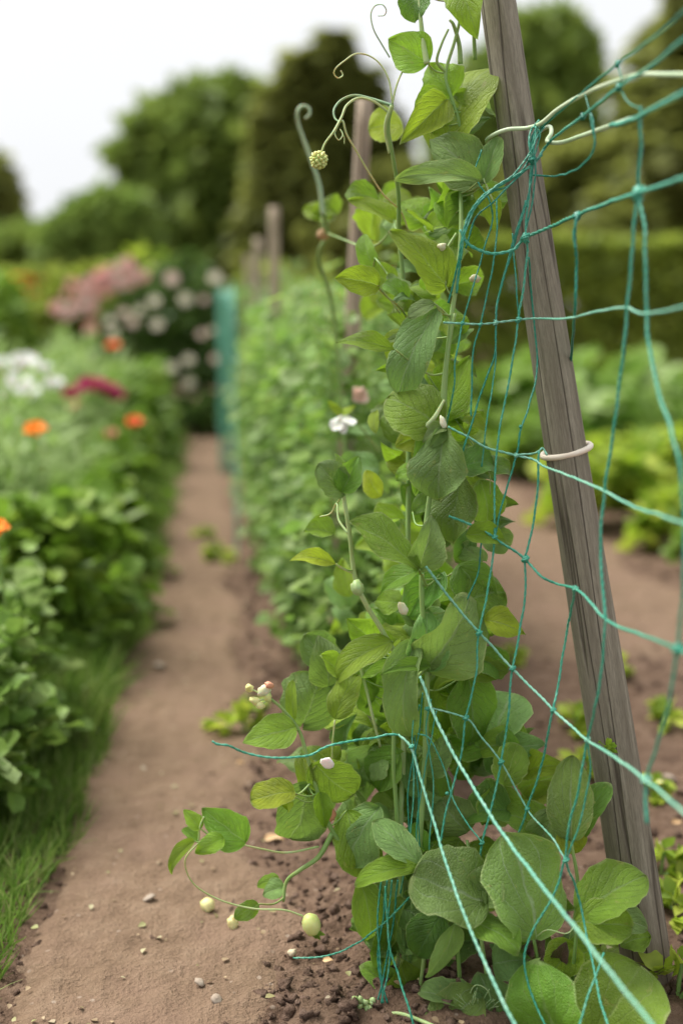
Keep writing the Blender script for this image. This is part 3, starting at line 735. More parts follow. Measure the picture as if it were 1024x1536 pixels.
# ------------------------------------------------------------------ hero pea plants
def S(pxw, d=1.38): return pxw / F * d
def pea_thing(px, label, gx=None, depth=1.4):
    g = P(px, 1500, depth); return thing('pea_plant', label, 'pea plant', (g.x, g.y, gh(g.x, g.y)), 'pea plants climbing the net')
def stemp(parent, pts, r0, r1, mat='stem', name='stem', n=8, sides=8):
    P3 = [P(*p) for p in pts]
    if name == 'stem' and len(pts) > 4: STEMS.setdefault(parent.name, []).extend(catmull(P3, 12))
    m = MB().tube(P3, lambda t: r0 + (r1 - r0) * t, sides, n)
    return m.build(name, M[mat], parent, origin=parent.location)
A = pea_thing(610, 'main tall pea plant, its stem twisting up beside the leaning stake')
B_ = pea_thing(585, 'pea plant with a pale bent shoot leaning left, opposed leaves on its tip')
Cc = pea_thing(560, 'low pea plant trailing over the path with a yellowish bud on a long tendril')
D_ = pea_thing(800, 'broad leaved plant with large round leaves at the foot of the stake')
E_ = pea_thing(600, 'pea plant behind with curling tendrils against the trees')
D1 = 1.385
# bx,by,tx,ty,w,depth,dtip,mat,shape,fold,curl,wave
LA = [
 (640, 94, 582, 58, 62, 1.40, 0, 'leaf_bright', 'ovate', .1, .3, .04),
 (626, -14, 620, 30, 46, 1.40, 0, 'leaf_dark', 'round', .2, .5, .04),
 (690, -24, 714, 50, 58, 1.38, 0, 'leaf_bright', 'ovate', .2, .3, .05),
 (662, 240, 728, 78, 104, 1.415, 0, 'leaf_bright', 'oval', .05, .3, .05),
 (676, 142, 642, 96, 62, 1.405, 0, 'leaf_bright', 'ovate', .25, .2, .05),
 (668, 150, 605, 211, 52, 1.375, -.01, 'leaf_yellow', 'ovate', .5, .3, .04),
 (664, 142, 614, 170, 34, 1.385, 0, 'leaf_bright', 'ovate', .3, .5, .04),
 (722, 272, 643, 200, 74, 1.375, 0, 'leaf_grey', 'ovate', .15, .2, .05),
 (720, 270, 597, 258, 42, 1.355, -.02, 'leaf_grey', 'lance', .35, .25, .09),
 (724, 276, 748, 205, 34, 1.375, 0, 'leaf_grey', 'oval', .5, .3, .04),
 (668, 428, 592, 342, 74, 1.365, -.01, 'leaf_bright', 'ovate', .15, .3, .05),
 (700, 300, 668, 340, 44, 1.39, 0, 'leaf_mid', 'ovate', .3, .8, .05),
 (718, 285, 748, 345, 36, 1.40, 0, 'leaf_bright', 'ovate', .4, .4, .05),
 (566, 428, 501, 414, 44, 1.36, -.01, 'leaf_yellow', 'ovate', .25, .25, .03),
 (651, 455, 610, 472, 26, 1.345, 0, 'leaf_grey', 'oval', .2, .2, .02),
 (592, 524, 503, 506, 32, 1.36, 0, 'leaf_bright', 'lance', .2, .3, .04),
 (655, 462, 592, 585, 66, 1.37, 0, 'leaf_grey', 'oval', .25, .5, .06),
 (612, 500, 580, 548, 44, 1.40, 0, 'leaf_bright', 'ovate', .3, .5, .06),
 (660, 640, 578, 590, 88, 1.365, 0, 'leaf_mid', 'oval', .3, .7, .05),
 (655, 648, 588, 668, 52, 1.375, 0, 'leaf_yellow', 'ovate', .5, .6, .05),
 (672, 622, 702, 535, 58, 1.385, 0, 'leaf_bright', 'ovate', .1, .2, .05),
 (668, 640, 652, 752, 84, 1.355, 0, 'leaf_grey', 'obovate', .35, .3, .09),
 (664, 645, 612, 742, 40, 1.37, 0, 'leaf_mid', 'ovate', .4, .4, .06),
 (690, 700, 746, 690, 56, 1.375, 0, 'leaf_dark', 'oval', .2, .6, .06),
 (692, 712, 676, 812, 72, 1.385, 0, 'leaf_dark', 'oval', .2, .3, .06),
 (720, 720, 735, 790, 50, 1.40, 0, 'leaf_mid', 'oval', .3, .5, .06),
 (702, 802, 764, 808, 36, 1.345, 0, 'leaf_bright', 'ovate', .6, .3, .05),
 (628, 854, 531, 780, 86, 1.335, -.01, 'leaf_mid', 'obovate', .08, .25, .04),
 (628, 852, 652, 772, 52, 1.345, 0, 'leaf_grey', 'ovate', .45, .2, .04),
 (626, 856, 562, 888, 38, 1.34, 0, 'leaf_mid', 'ovate', .4, .4, .04),
 (642, 1000, 712, 900, 92, 1.375, -.01, 'leaf_grey', 'round', .25, .5, .11),
 (640, 1002, 640, 912, 60, 1.38, 0, 'leaf_grey', 'ovate', .5, .3, .08),
 (642, 998, 568, 1006, 22, 1.35, 0, 'leaf_mid', 'ovate', .4, .3, .05),
 (690, 905, 757, 885, 74, 1.385, 0, 'leaf_mid', 'round', .15, .4, .05),
 (728, 930, 789, 948, 44, 1.37, 0, 'leaf_yellow', 'ovate', .2, .3, .05),
 (690, 850, 738, 920, 62, 1.39, 0, 'leaf_mid', 'ovate', .3, .5, .06),
 (622, 958, 598, 1122, 58, 1.365, 0, 'leaf_grey', 'oval', .5, .5, .08),
 (712, 985, 760, 1010, 52, 1.40, 0, 'leaf_mid', 'oval', .3, .5, .06),
 (756, 1172, 776, 1116, 50, 1.37, 0, 'leaf_palm2', 'round', .15, .3, .04),
 (738, 1125, 765, 1035, 92, 1.43, 0, 'leaf_grey', 'round', .2, .3, .07),
 (700, 1010, 712, 1120, 74, 1.42, 0, 'leaf_mid', 'oval', .2, .4, .07),
 (664, 1000, 682, 1100, 66, 1.43, 0, 'leaf_mid', 'oval', .2, .4, .07),
 (660, 860, 600, 935, 56, 1.39, 0, 'leaf_dark', 'ovate', .3, .5, .07),
 (735, 285, 700, 330, 40, 1.43, 0, 'leaf_mid', 'ovate', .2, .3, .05),
]
LB = [
 (514, 738, 478, 696, 46, 1.34, 0, 'leaf_grey', 'round', .5, .3, .04),
 (514, 736, 538, 684, 40, 1.335, 0, 'leaf_mid', 'ovate', .6, .4, .04),
 (512, 738, 508, 676, 36, 1.36, 0, 'leaf_bright', 'ovate', .4, .4, .04),
 (504, 846, 431, 832, 26, 1.34, 0, 'leaf_yellow', 'lance', .3, .5, .05),
 (500, 800, 455, 792, 40, 1.46, 0, 'leaf_bright', 'ovate', .3, .5, .05),
 (588, 962, 486, 1020, 44, 1.38, 0, 'leaf_bright', 'oval', .5, .9, .05),
 (500, 1012, 460, 952, 56, 1.46, 0, 'leaf_grey', 'round', .1, .3, .04),
 (503, 1078, 533, 1008, 44, 1.38, 0, 'leaf_bright', 'oval', .2, .2, .04),
 (545, 1030, 590, 1080, 50, 1.42, 0, 'leaf_mid', 'ovate', .2, .4, .04),
 (560, 960, 520, 930, 50, 1.42, 0, 'leaf_bright', 'ovate', .3, .5, .05),
 (535, 1000, 560, 1065, 50, 1.41, 0, 'leaf_mid', 'ovate', .3, .5, .05),
 (600, 905, 560, 900, 40, 1.42, 0, 'leaf_bright', 'ovate', .3, .5, .05),
 (610, 1010, 640, 960, 60, 1.41, 0, 'leaf_mid', 'ovate', .3, .5, .05),
]
LC = [
 (440, 1092, 366, 1112, 52, 1.36, 0, 'leaf_mid', 'ovate', .15, .25, .03),
 (441, 1080, 437, 1020, 18, 1.37, 0, 'leaf_bright', 'oval', .5, .2, .02),
 (455, 1085, 480, 1012, 84, 1.45, 0, 'leaf_grey', 'round', .1, .3, .04),
 (436, 1188, 377, 1198, 48, 1.36, 0, 'leaf_yellow', 'round', .2, .4, .04),
 (436, 1192, 430, 1220, 26, 1.365, 0, 'leaf_yellow', 'ovate', .4, .6, .05),
 (466, 1192, 452, 1132, 40, 1.39, 0, 'leaf_bright', 'oval', .3, .3, .04),
 (474, 1148, 530, 1196, 66, 1.37, 0, 'leaf_mid', 'round', .1, .3, .04),
 (462, 1180, 440, 1262, 92, 1.39, 0, 'leaf_grey', 'round', .1, .3, .04),
 (480, 1190, 488, 1245, 26, 1.37, 0, 'leaf_bright', 'ovate', .5, .4, .04),
 (366, 1262, 304, 1214, 56, 1.32, 0, 'leaf_mid', 'ovate', .1, .25, .03),
 (300, 1242, 276, 1214, 24, 1.32, 0, 'leaf_bright', 'ovate', .3, .3, .03),
 (298, 1262, 274, 1244, 20, 1.34, 0, 'leaf_mid', 'oval', .3, .3, .03),
 (334, 1258, 292, 1278, 30, 1.31, 0, 'leaf_bright', 'ovate', .3, .5, .04),
 (290, 1262, 244, 1314, 22, 1.31, 0, 'leaf_bright', 'ovate', .4, .6, .04),
 (388, 1356, 353, 1376, 26, 1.35, 0, 'leaf_mid', 'oval', .1, .3, .03),
 (425, 1330, 390, 1342, 30, 1.40, 0, 'leaf_grey', 'ovate', .3, .3, .03),
 (418, 1320, 380, 1328, 22, 1.42, 0, 'leaf_bright', 'ovate', .3, .3, .03),
 (570, 1210, 512, 1306, 74, 1.39, 0, 'leaf_grey', 'oval', .3, .6, .07),
 (520, 1215, 560, 1330, 64, 1.40, 0, 'leaf_mid', 'oval', .3, .6, .07),
 (540, 1320, 562, 1420, 46, 1.40, 0, 'leaf_mid', 'oval', .3, .4, .07),
 (560, 1120, 530, 1180, 60, 1.41, 0, 'leaf_grey', 'ovate', .3, .4, .06),
 (600, 1130, 560, 1190, 60, 1.40, 0, 'leaf_mid', 'ovate', .3, .4, .06),
 (634, 1302, 563, 1232, 58, 1.33, 0, 'leaf_grey', 'obovate', .12, .35, .04),
 (632, 1300, 527, 1318, 44, 1.32, 0, 'leaf_bright', 'obovate', .15, .4, .05),
 (560, 1525, 515, 1512, 40, 1.36, 0, 'leaf_grey', 'ovate', .3, .4, .04),
]
LD = [
 (724, 1352, 624, 1312, 116, 1.315, -.01, 'leaf_palm', 'round', .08, .22, .04),
 (724, 1352, 744, 1290, 60, 1.325, 0, 'leaf_grey', 'ovate', .3, .3, .05),
 (800, 1408, 772, 1252, 130, 1.33, -.01, 'leaf_palm', 'oval', .10, .25, .05),
 (708, 1382, 780, 1420, 62, 1.315, -.01, 'leaf_mid', 'oval', .2, .4, .05),
 (866, 1374, 968, 1306, 80, 1.32, 0, 'leaf_mid', 'oval', .18, .5, .04),
 (860, 1382, 948, 1388, 66, 1.31, 0, 'leaf_mid', 'oval', .12, .4, .05),
 (856, 1262, 856, 1136, 66, 1.35, 0, 'leaf_palm', 'oval', .12, .25, .04),
 (862, 1255, 908, 1176, 46, 1.375, 0, 'leaf_dark', 'oval', .2, .3, .04),
 (850, 1240, 862, 1290, 50, 1.36, 0, 'leaf_yellow', 'ovate', .3, .4, .04),
 (682, 1386, 645, 1472, 50, 1.32, 0, 'leaf_grey', 'oval', .1, .2, .04),
 (662, 1372, 622, 1434, 62, 1.345, 0, 'leaf_dark', 'oval', .2, .5, .06),
 (834, 1552, 800, 1448, 118, 1.28, 0, 'leaf_palm2', 'round', .15, .35, .05),
 (890, 1562, 966, 1440, 132, 1.29, 0, 'leaf_palm2', 'round', .12, .35, .05),
 (836, 1252, 742, 1212, 56, 1.38, 0, 'leaf_mid', 'oval', .3, .4, .05),
 (830, 1215, 800, 1290, 56, 1.37, 0, 'leaf_grey', 'oval', .3, .4, .05),
 (860, 1420, 820, 1470, 60, 1.35, 0, 'leaf_bright', 'ovate', .3, .4, .05),
 (740, 1445, 790, 1438, 54, 1.345, 0, 'leaf_grey', 'ovate', .3, .6, .06),
 (702, 1512, 632, 1482, 50, 1.34, 0, 'leaf_grey', 'round', .3, .5, .05),
 (655, 1545, 720, 1490, 74, 1.32, 0, 'leaf_palm', 'round', .15, .5, .06),
 (760, 1548, 720, 1460, 64, 1.33, 0, 'leaf_grey', 'oval', .3, .4, .06),
 (700, 1250, 660, 1200, 70, 1.40, 0, 'leaf_grey', 'oval', .3, .4, .06),
 (690, 1260, 640, 1330, 80, 1.40, 0, 'leaf_mid', 'oval', .3, .4, .06),
 (745, 1170, 730, 1240, 70, 1.41, 0, 'leaf_mid', 'oval', .3, .4, .06),
 (900, 1420, 850, 1440, 50, 1.37, 0, 'leaf_mid', 'oval', .3, .4, .06),
 (930, 1420, 975, 1400, 40, 1.40, 0, 'leaf_mid', 'oval', .3, .4, .06),
]
LE = [
 (600, 190, 552, 188, 54, 1.56, 0, 'leaf_yellow', 'round', .1, .3, .03),
 (568, 300, 510, 285, 38, 1.52, 0, 'leaf_mid', 'lance', .3, .6, .04),
 (590, 330, 525, 296, 36, 1.50, 0, 'leaf_bright', 'ovate', .3, .4, .04),
 (505, 320, 478, 300, 34, 1.84, 0, 'leaf_bright', 'ovate', .2, .4, .04),
 (480, 322, 452, 312, 30, 1.84, 0, 'leaf_bright', 'ovate', .2, .4, .04),
 (478, 330, 492, 300, 30, 1.84, 0, 'leaf_bright', 'ovate', .2, .4, .04),
 (560, 400, 540, 345, 30, 1.46, 0, 'leaf_mid', 'ovate', .2, .4, .04),
 (640, 330, 600, 300, 60, 1.50, 0, 'leaf_bright', 'ovate', .2, .4, .04),
 (655, 360, 690, 300, 70, 1.50, 0, 'leaf_mid', 'ovate', .2, .4, .04),
 (640, 380, 600, 350, 60, 1.52, 0, 'leaf_mid', 'ovate', .2, .4, .04),
 (590, 430, 540, 395, 44, 1.50, 0, 'leaf_mid', 'ovate', .2, .4, .04),
]
for par, lst in ((A, LA), (B_, LB), (Cc, LC), (D_, LD), (E_, LE)):
    for (bx, by, tx, ty, wd, d, dt, mat, shp, fo, cu, wa) in lst:
        place_leaf(par, P(bx, by, d), P(tx, ty, d + dt + RND.uniform(-.015, .015)), S(wd * 1.08, d), mat, shp, fo + RND.uniform(0, .3), cu + RND.uniform(-.1, .5), wa * 2.0, cup=RND.uniform(-.1, .3), twist=RND.uniform(-.5, .5))
# filling leaves further inside the plants
def fill(par, rows, n, dr, sz, mats, stems=True):
    for _ in range(n):
        y = RND.uniform(rows[0][0], rows[-1][0])
        for i in range(len(rows) - 1):
            if rows[i][0] <= y <= rows[i + 1][0]:
                t = (y - rows[i][0]) / (rows[i + 1][0] - rows[i][0]); x0 = rows[i][1] * (1 - t) + rows[i + 1][1] * t; x1 = rows[i][2] * (1 - t) + rows[i + 1][2] * t
        x = RND.uniform(x0, x1); d = RND.uniform(*dr); L = RND.uniform(*sz)
        a = RND.uniform(-2.9, .4) if RND.random() < .6 else RND.uniform(0, 6.28)
        tx, ty = x + math.cos(a) * L, y + math.sin(a) * L
        place_leaf(par, P(x, y, d), P(tx, ty, d + RND.uniform(-.04, .02)), S(L * RND.uniform(.6, .95), d), RND.choice(mats),
                   RND.choice(['ovate', 'oval', 'ovate', 'round']), RND.uniform(.1, .9), RND.uniform(-.2, 1.4), RND.uniform(.07, .17), cup=RND.uniform(-.1, .3), twist=RND.uniform(-.6, .6))
fill(A, [(300, 655, 715), (450, 600, 680), (600, 610, 700), (750, 620, 735), (900, 590, 740), (1050, 580, 760)], 66, (1.40, 1.50), (34, 66), ['leaf_mid', 'leaf_mid', 'leaf_grey', 'leaf_bright', 'leaf_dark'])
fill(B_, [(860, 540, 640), (950, 500, 660), (1100, 470, 660), (1200, 470, 640)], 56, (1.40, 1.56), (40, 76), ['leaf_mid', 'leaf_grey', 'leaf_bright', 'leaf_bright'])
fill(Cc, [(1100, 490, 640), (1250, 520, 650), (1400, 560, 640), (1570, 560, 680)], 60, (1.40, 1.50), (40, 76), ['leaf_mid', 'leaf_grey', 'leaf_grey', 'leaf_dark'])
fill(D_, [(1080, 640, 770), (1250, 640, 840), (1400, 640, 900), (1580, 600, 960)], 72, (1.39, 1.52), (44, 84), ['leaf_mid', 'leaf_grey', 'leaf_bright', 'leaf_mid', 'leaf_dark'])
fill(A, [(150, 640, 730), (320, 640, 720), (480, 580, 700), (720, 600, 730)], 30, (1.40, 1.46), (28, 54), ['leaf_mid', 'leaf_bright', 'leaf_grey', 'leaf_bright'])
fill(E_, [(300, 560, 660), (450, 540, 660), (620, 560, 680), (800, 540, 700), (980, 500, 700)], 84, (1.48, 1.85), (26, 62), ['leaf_mid', 'leaf_bright', 'leaf_grey', 'leaf_bright', 'leaf_yellow'])
# stems
stemp(A, [(606, 1560, 1.40), (612, 1440, 1.40), (626, 1300, 1.39), (636, 1150, 1.39), (640, 1000, 1.385), (632, 880, 1.375), (642, 760, 1.375), (662, 650, 1.37), (668, 560, 1.368), (676, 480, 1.366), (686, 410, 1.366), (691, 340, 1.37), (690, 280, 1.385)], .0034, .0022)
stemp(A, [(690, 290, 1.385), (700, 250, 1.40), (690, 190, 1.40), (676, 145, 1.40), (668, 110, 1.40), (682, 60, 1.395), (690, 20, 1.39), (686, -30, 1.39)], .0024, .0016)
stemp(A, [(640, 96, 1.395), (634, 60, 1.395), (630, 20, 1.395), (627, -30, 1.395)], .0036, .0014, 'stem_pale')
stemp(A, [(668, 108, 1.40), (655, 92, 1.395), (662, 66, 1.39), (672, 44, 1.39)], .0018, .0012)
stemp(A, [(690, 96, 1.405), (688, 66, 1.40), (680, 38, 1.39), (674, 30, 1.39)], .0030, .0014)
stemp(A, [(712, 90, 1.42), (710, 50, 1.41), (708, 20, 1.4)], .0024, .0016)
stemp(A, [(684, 350, 1.37), (668, 380, 1.365), (668, 428, 1.365)], .0014, .0010)
stemp(A, [(676, 478, 1.366), (664, 466, 1.36), (651, 455, 1.345)], .0013, .0009)
stemp(A, [(600, 470, 1.37), (585, 450, 1.365), (566, 428, 1.36)], .0011, .0008)
stemp(A, [(668, 560, 1.368), (640, 560, 1.37), (592, 524, 1.36)], .0012, .0009)
stemp(A, [(664, 640, 1.368), (666, 580, 1.36), (672, 520, 1.358), (682, 470, 1.358)], .0042, .0016, 'stem')
stemp(A, [(640, 640, 1.36), (652, 625, 1.355), (666, 600, 1.356)], .0036, .0014, 'leaf_bright' if False else 'stem_pale')
stemp(A, [(640, 880, 1.376), (634, 866, 1.35), (628, 853, 1.34)], .0016, .0012)
stemp(A, [(705, 270, 1.39), (722, 240, 1.385), (735, 215, 1.385)], .0012, .0009, 'stem_pale')
stemp(A, [(722, 262, 1.375), (734, 290, 1.37), (742, 308, 1.37)], .0013, .0007, 'stem_pale')
stemp(A, [(640, 560, 1.40), (690, 640, 1.40), (730, 700, 1.39), (735, 742, 1.39)], .0010, .0006)
stemp(A, [(640, 1000, 1.385), (600, 1050, 1.39), (590, 1130, 1.39), (600, 1300, 1.40), (610, 1560, 1.40)], .0020, .0028)
stemp(B_, [(590, 1560, 1.42), (596, 1400, 1.42), (600, 1250, 1.42), (605, 1100, 1.41), (598, 1000, 1.40), (575, 950, 1.385), (548, 905, 1.37), (532, 865, 1.36), (524, 800, 1.35), (514, 738, 1.345)], .0034, .0022, 'stem_pale')
stemp(B_, [(530, 860, 1.36), (512, 852, 1.345), (504, 846, 1.34)], .0014, .0010, 'stem_pale')
stemp(B_, [(522, 800, 1.35), (508, 780, 1.36), (505, 755, 1.37), (496, 770, 1.38), (480, 775, 1.39)], .0014, .0007, 'stem_pale')
stemp(B_, [(535, 980, 1.40), (548, 1030, 1.40), (560, 1080, 1.40), (570, 1120, 1.41)], .0018, .0016, 'stem_pale')
stemp(B_, [(502, 1080, 1.38), (498, 1130, 1.39), (500, 1200, 1.4)], .0010, .0010, 'stem_pale')
stemp(Cc, [(578, 1560, 1.40), (570, 1450, 1.40), (555, 1330, 1.40), (500, 1250, 1.385), (480, 1200, 1.38), (462, 1140, 1.37), (448, 1095, 1.37), (425, 1065, 1.365), (402, 1045, 1.36)], .0032, .0014)
stemp(Cc, [(498, 1250, 1.385), (478, 1285, 1.38), (450, 1305, 1.38), (430, 1322, 1.39), (425, 1352, 1.39)], .0030, .0016)
stemp(Cc, [(300, 1262, 1.315), (278, 1290, 1.315), (290, 1325, 1.32), (330, 1350, 1.325), (380, 1363, 1.33), (425, 1365, 1.335), (454, 1374, 1.34)], .0008, .0011, 'stem_pale', 'tendril')
stemp(Cc, [(334, 1258, 1.315), (352, 1264, 1.32), (390, 1273, 1.34), (430, 1279, 1.36), (478, 1270, 1.375)], .0010, .0012, 'stem_pale')
stemp(Cc, [(298, 1262, 1.32), (300, 1240, 1.32), (306, 1225, 1.32)], .0010, .0009, 'stem_pale')
stemp(Cc, [(560, 1545, 1.36), (590, 1520, 1.34), (640, 1535, 1.30), (680, 1556, 1.28)], .0018, .0022, 'stem_pale')
for (pts, r) in (([(470, 1170, 1.38), (450, 1190, 1.37), (436, 1190, 1.36)], .0011), ([(632, 1300, 1.325), (650, 1330, 1.34), (640, 1400, 1.36), (620, 1560, 1.38)], .0020)):
    stemp(Cc, pts, r, r)
for pts in ([(830, 1580, 1.36), (790, 1480, 1.36), (745, 1400, 1.335), (724, 1352, 1.32)], [(820, 1580, 1.37), (812, 1480, 1.35), (800, 1408, 1.335)], [(850, 1580, 1.37), (858, 1470, 1.34), (866, 1374, 1.325)],
            [(848, 1580, 1.38), (850, 1450, 1.38), (866, 1340, 1.36), (856, 1262, 1.352)], [(700, 1580, 1.36), (690, 1480, 1.36), (684, 1386, 1.33)], [(640, 1580, 1.37), (665, 1520, 1.35), (700, 1512, 1.34)],
            [(890, 1600, 1.33), (888, 1562, 1.29)], [(745, 1590, 1.33), (735, 1500, 1.36), (720, 1400, 1.37), (700, 1260, 1.39)]):
    stemp(D_, pts, .0030, .0017)
for (a, b_, w_) in (((800, 1440), (812, 1405), 30), ((835, 1445), (848, 1415), 26), ((790, 1430), (800, 1412), 22)):
    place_leaf(D_, P(*a, 1.345), P(*b_, 1.34), S(w_), 'purple', 'ovate', .3, .4, .12, label='small dark purple leaf')
for k in range(22):
    x, y = 712 + RND.uniform(-6, 6), 1530; a = RND.uniform(-1.1, 1.1); L = RND.uniform(24, 52)
    stemp(D_, [(x, y, 1.325), (x + math.sin(a) * L * .5, y - math.cos(a) * L * .6, 1.32), (x + math.sin(a) * L + RND.uniform(-8, 8), y - math.cos(a) * L + RND.uniform(-8, 8), 1.315)], .0005, .0003, 'stem_pale', 'frond', 4, 4)
for (px, py, L, lab) in ((398, 1258, 34, 'tan dry leaf on the soil below the pale grey pea leaf'), (700 - 215, 1440, 20, 'dry brown leaf on the crumbly soil by the cord bundle'), (1008, 1235, 22, 'dry ochre leaf on the soil right of the stake'), (880, 1120 - 20, 24, 'reddish dry leaf on the soil behind the net'), (356, 1145, 20, 'dry leaf on the path edge under the loose cord')):
    g = G(px, py, .012); o = place_leaf(thing('dry_leaf', lab, 'dead leaf', g), g, g + Vector((RND.uniform(.5, 1), RND.uniform(-.4, .4), .15)) * (L / F * 1.6), L / F * .8, 'dry', 'ovate', .4, .6, .15, nrm=Vector((.1, -.4, 1)))
# curling tendrils
def curl(par, pts, r0, r1, mat='stem_pale'): stemp(par, pts, r0, r1, mat, 'tendril', 8, 7)
curl(E_, [(584, 86, 1.40), (572, 66, 1.40), (560, 44, 1.40), (556, 22, 1.40), (562, 9, 1.40), (573, 7, 1.39), (579, 15, 1.39), (576, 23, 1.395), (567, 24, 1.40)], .0009, .0005, 'stem_glaucous')
curl(E_, [(588, 152, 1.40), (583, 120, 1.40), (570, 96, 1.40), (552, 83, 1.40), (533, 81, 1.39), (517, 91, 1.385), (504, 102, 1.385), (501, 111, 1.39), (507, 117, 1.395), (514, 113, 1.40), (511, 106, 1.40)], .0010, .0007)
curl(E_, [(588, 156, 1.40), (594, 130, 1.40), (602, 110, 1.40), (612, 98, 1.40), (622, 92, 1.4)], .0012, .0009)
curl(E_, [(588, 158, 1.40), (560, 149, 1.41), (532, 143, 1.415), (512, 150, 1.41), (501, 164, 1.40), (502, 177, 1.395), (510, 184, 1.39)], .0017, .0010, 'stem_glaucous')
curl(E_, [(582, 168, 1.405), (560, 152, 1.40), (538, 147, 1.40), (520, 158, 1.39), (512, 176, 1.385), (500, 198, 1.38), (488, 214, 1.38), (482, 228, 1.38)], .0016, .0011)
curl(E_, [(508, 184, 1.39), (514, 182, 1.385), (520, 202, 1.39), (535, 228, 1.40), (555, 262, 1.41), (575, 292, 1.43), (600, 316, 1.45), (612, 345, 1.46)], .0013, .0009)
curl(E_, [(508, 186, 1.39), (502, 200, 1.38), (508, 210, 1.38), (514, 202, 1.385), (510, 194, 1.39), (516, 206, 1.39), (516, 216, 1.39)], .0008, .0005)
curl(E_, [(484, 322, 1.80), (479, 280, 1.79), (468, 245, 1.78), (456, 212, 1.77), (447, 185, 1.76), (446, 168, 1.75), (453, 159, 1.75), (463, 162, 1.75), (464, 172, 1.75), (457, 178, 1.75)], .0036, .0018, 'stem_glaucous2')
stemp(E_, [(590, 1560, 1.52), (600, 1200, 1.50), (610, 900, 1.48), (612, 600, 1.47), (604, 420, 1.47), (598, 350, 1.46), (597, 290, 1.44), (588, 230, 1.42), (582, 190, 1.41), (588, 156, 1.40)], .0034, .0018, 'stem')
stemp(E_, [(588, 158, 1.40), (578, 190, 1.41), (584, 230, 1.42)], .0026, .0018, 'stem_pale')
stemp(E_, [(484, 318, 1.80), (490, 352, 1.84), (478, 390, 1.9), (500, 470, 2.0), (520, 700, 2.1), (560, 1000, 2.1), (570, 1220, 2.1)], .0034, .0030)
stemp(E_, [(492, 350, 1.80), (535, 368, 1.60), (560, 385, 1.46), (580, 410, 1.44), (600, 436, 1.43)], .0011, .0010)
stemp(E_, [(568, 432, 1.36), (580, 445, 1.37), (600, 462, 1.40), (612, 480, 1.43)], .0012, .0012)
curl(D_, [(700, 1500, 1.33), (712, 1478, 1.32), (730, 1485, 1.32), (735, 1505, 1.325), (722, 1512, 1.33), (716, 1500, 1.33)], .0006, .0004)
curl(D_, [(800, 1408, 1.33), (820, 1395, 1.32), (850, 1400, 1.31), (865, 1382, 1.31)], .0006, .0006)
# every leaf hangs on its stem by a thin stalk
for (par, B) in LEAVES:
    pts = STEMS.get(par.name)
    if not pts: continue
    q = min(pts, key=lambda a: (a - B).length + .6 * abs((a.z + .012) - B.z)); L = (q - B).length
    if .004 < L < .05:
        mid_ = q.lerp(B, .5) + Vector((0, 0, -.12 * L)) + Vector((RND.uniform(-.1, .1), RND.uniform(-.1, .1), 0)) * L
        m = MB().tube([q, mid_, B], lambda t: .0011 - .0003 * t, 6, 5); m.build('petiole', M['stem'], par, origin=par.location)
# flower buds and pods
def budpart(par, px, py, d, r, sq, mat, name='flower_bud', axis=(0, 0, 1), rough=.1):
    m = MB(); c = P(px, py, d); m.blob(c, r, axis, sq, int(px), rough, 12, 9); return m.build(name, M[mat], par, origin=par.location)
# the knobbly seed head hanging from the tendril
m = MB(); c = P(478, 240, 1.38)
for k in range(46):
    th = math.acos(1 - 2 * (k + .5) / 46); ph = k * 2.39996
    d = Vector((math.sin(th) * math.cos(ph), math.sin(th) * math.sin(ph), math.cos(th)))
    m.blob(c + d * .0068, .0024, d, 1.5, k, .4, 6, 4)
m.blob(c, .0070, None, 1, 3, .1, 10, 7); m.build('flower_bud', M['bud'], E_, origin=E_.location)
# pod on the long tendril
ax = Vector((.25, 0, -1))
budpart(Cc, 467, 1387, 1.34, .0098, 1.28, 'bud', 'young_pod', ax, .06)
for a in (-.5, .3, 1.2):
    place_leaf(Cc, P(470, 1398, 1.338), P(478 + 8 * a, 1412 - 8 * abs(a), 1.335), .006, 'leaf_mid', 'ovate', .3, .2, .02)
for (px, py, r, sq, mt) in ((374, 1032, .0042, 1.6, 'bud_yellow'), (383, 1051, .0046, 1.3, 'bud_yellow'), (396, 1036, .0058, 1.2, 'bud_cream'), (404, 1028, .0040, 1.7, 'petal_salmon'), (390, 1058, .0040, 1.4, 'bud_yellow'), (402, 1046, .0044, 1.2, 'bud')):
    budpart(Cc, px, py, 1.36, r, sq, mt, 'flower_bud', (RND.uniform(-1, 0), -.2, RND.uniform(-.2, 1)), .25)
    stemp(Cc, [(px, py, 1.36), (405, 1048, 1.362)], .0009, .0011, 'stem_pale')
budpart(A, 664, 634, 1.348, .0034, 2.3, 'bud_cream', 'flower_bud', (-.3, 0, 1), .25)
for (a, b_) in (((668, 640), (632, 660)), ((664, 645), (645, 672))):
    place_leaf(A, P(*a, 1.35), P(*b_, 1.345), S(22), 'leaf_grey', 'ovate', .6, .6, .1)
budpart(B_, 536, 882, 1.345, .0085, .8, 'stem_pale', 'flower_bud', (1, 0, .3), .2)
budpart(B_, 604, 913, 1.35, .0046, 1.8, 'bud_cream', 'flower_bud', (-.5, 0, 1), .2)
budpart(A, 662, 354 + 16, 1.36, .004, 1.2, 'bud_cream', 'flower_bud', (1, 0, 1), .3)
budpart(A, 712, 418, 1.385, .0062, .6, 'bud_cream', 'flower_bud', (0, .3, 1), .3)
budpart(E_, 484, 352, 1.84, .0085, .9, 'dry', 'flower_bud', (0, 0, 1), .3)
budpart(B_, 495, 1222, 1.40, .006, 1.5, 'petal_salmon', 'flower_bud', (0, 0, 1), .3)
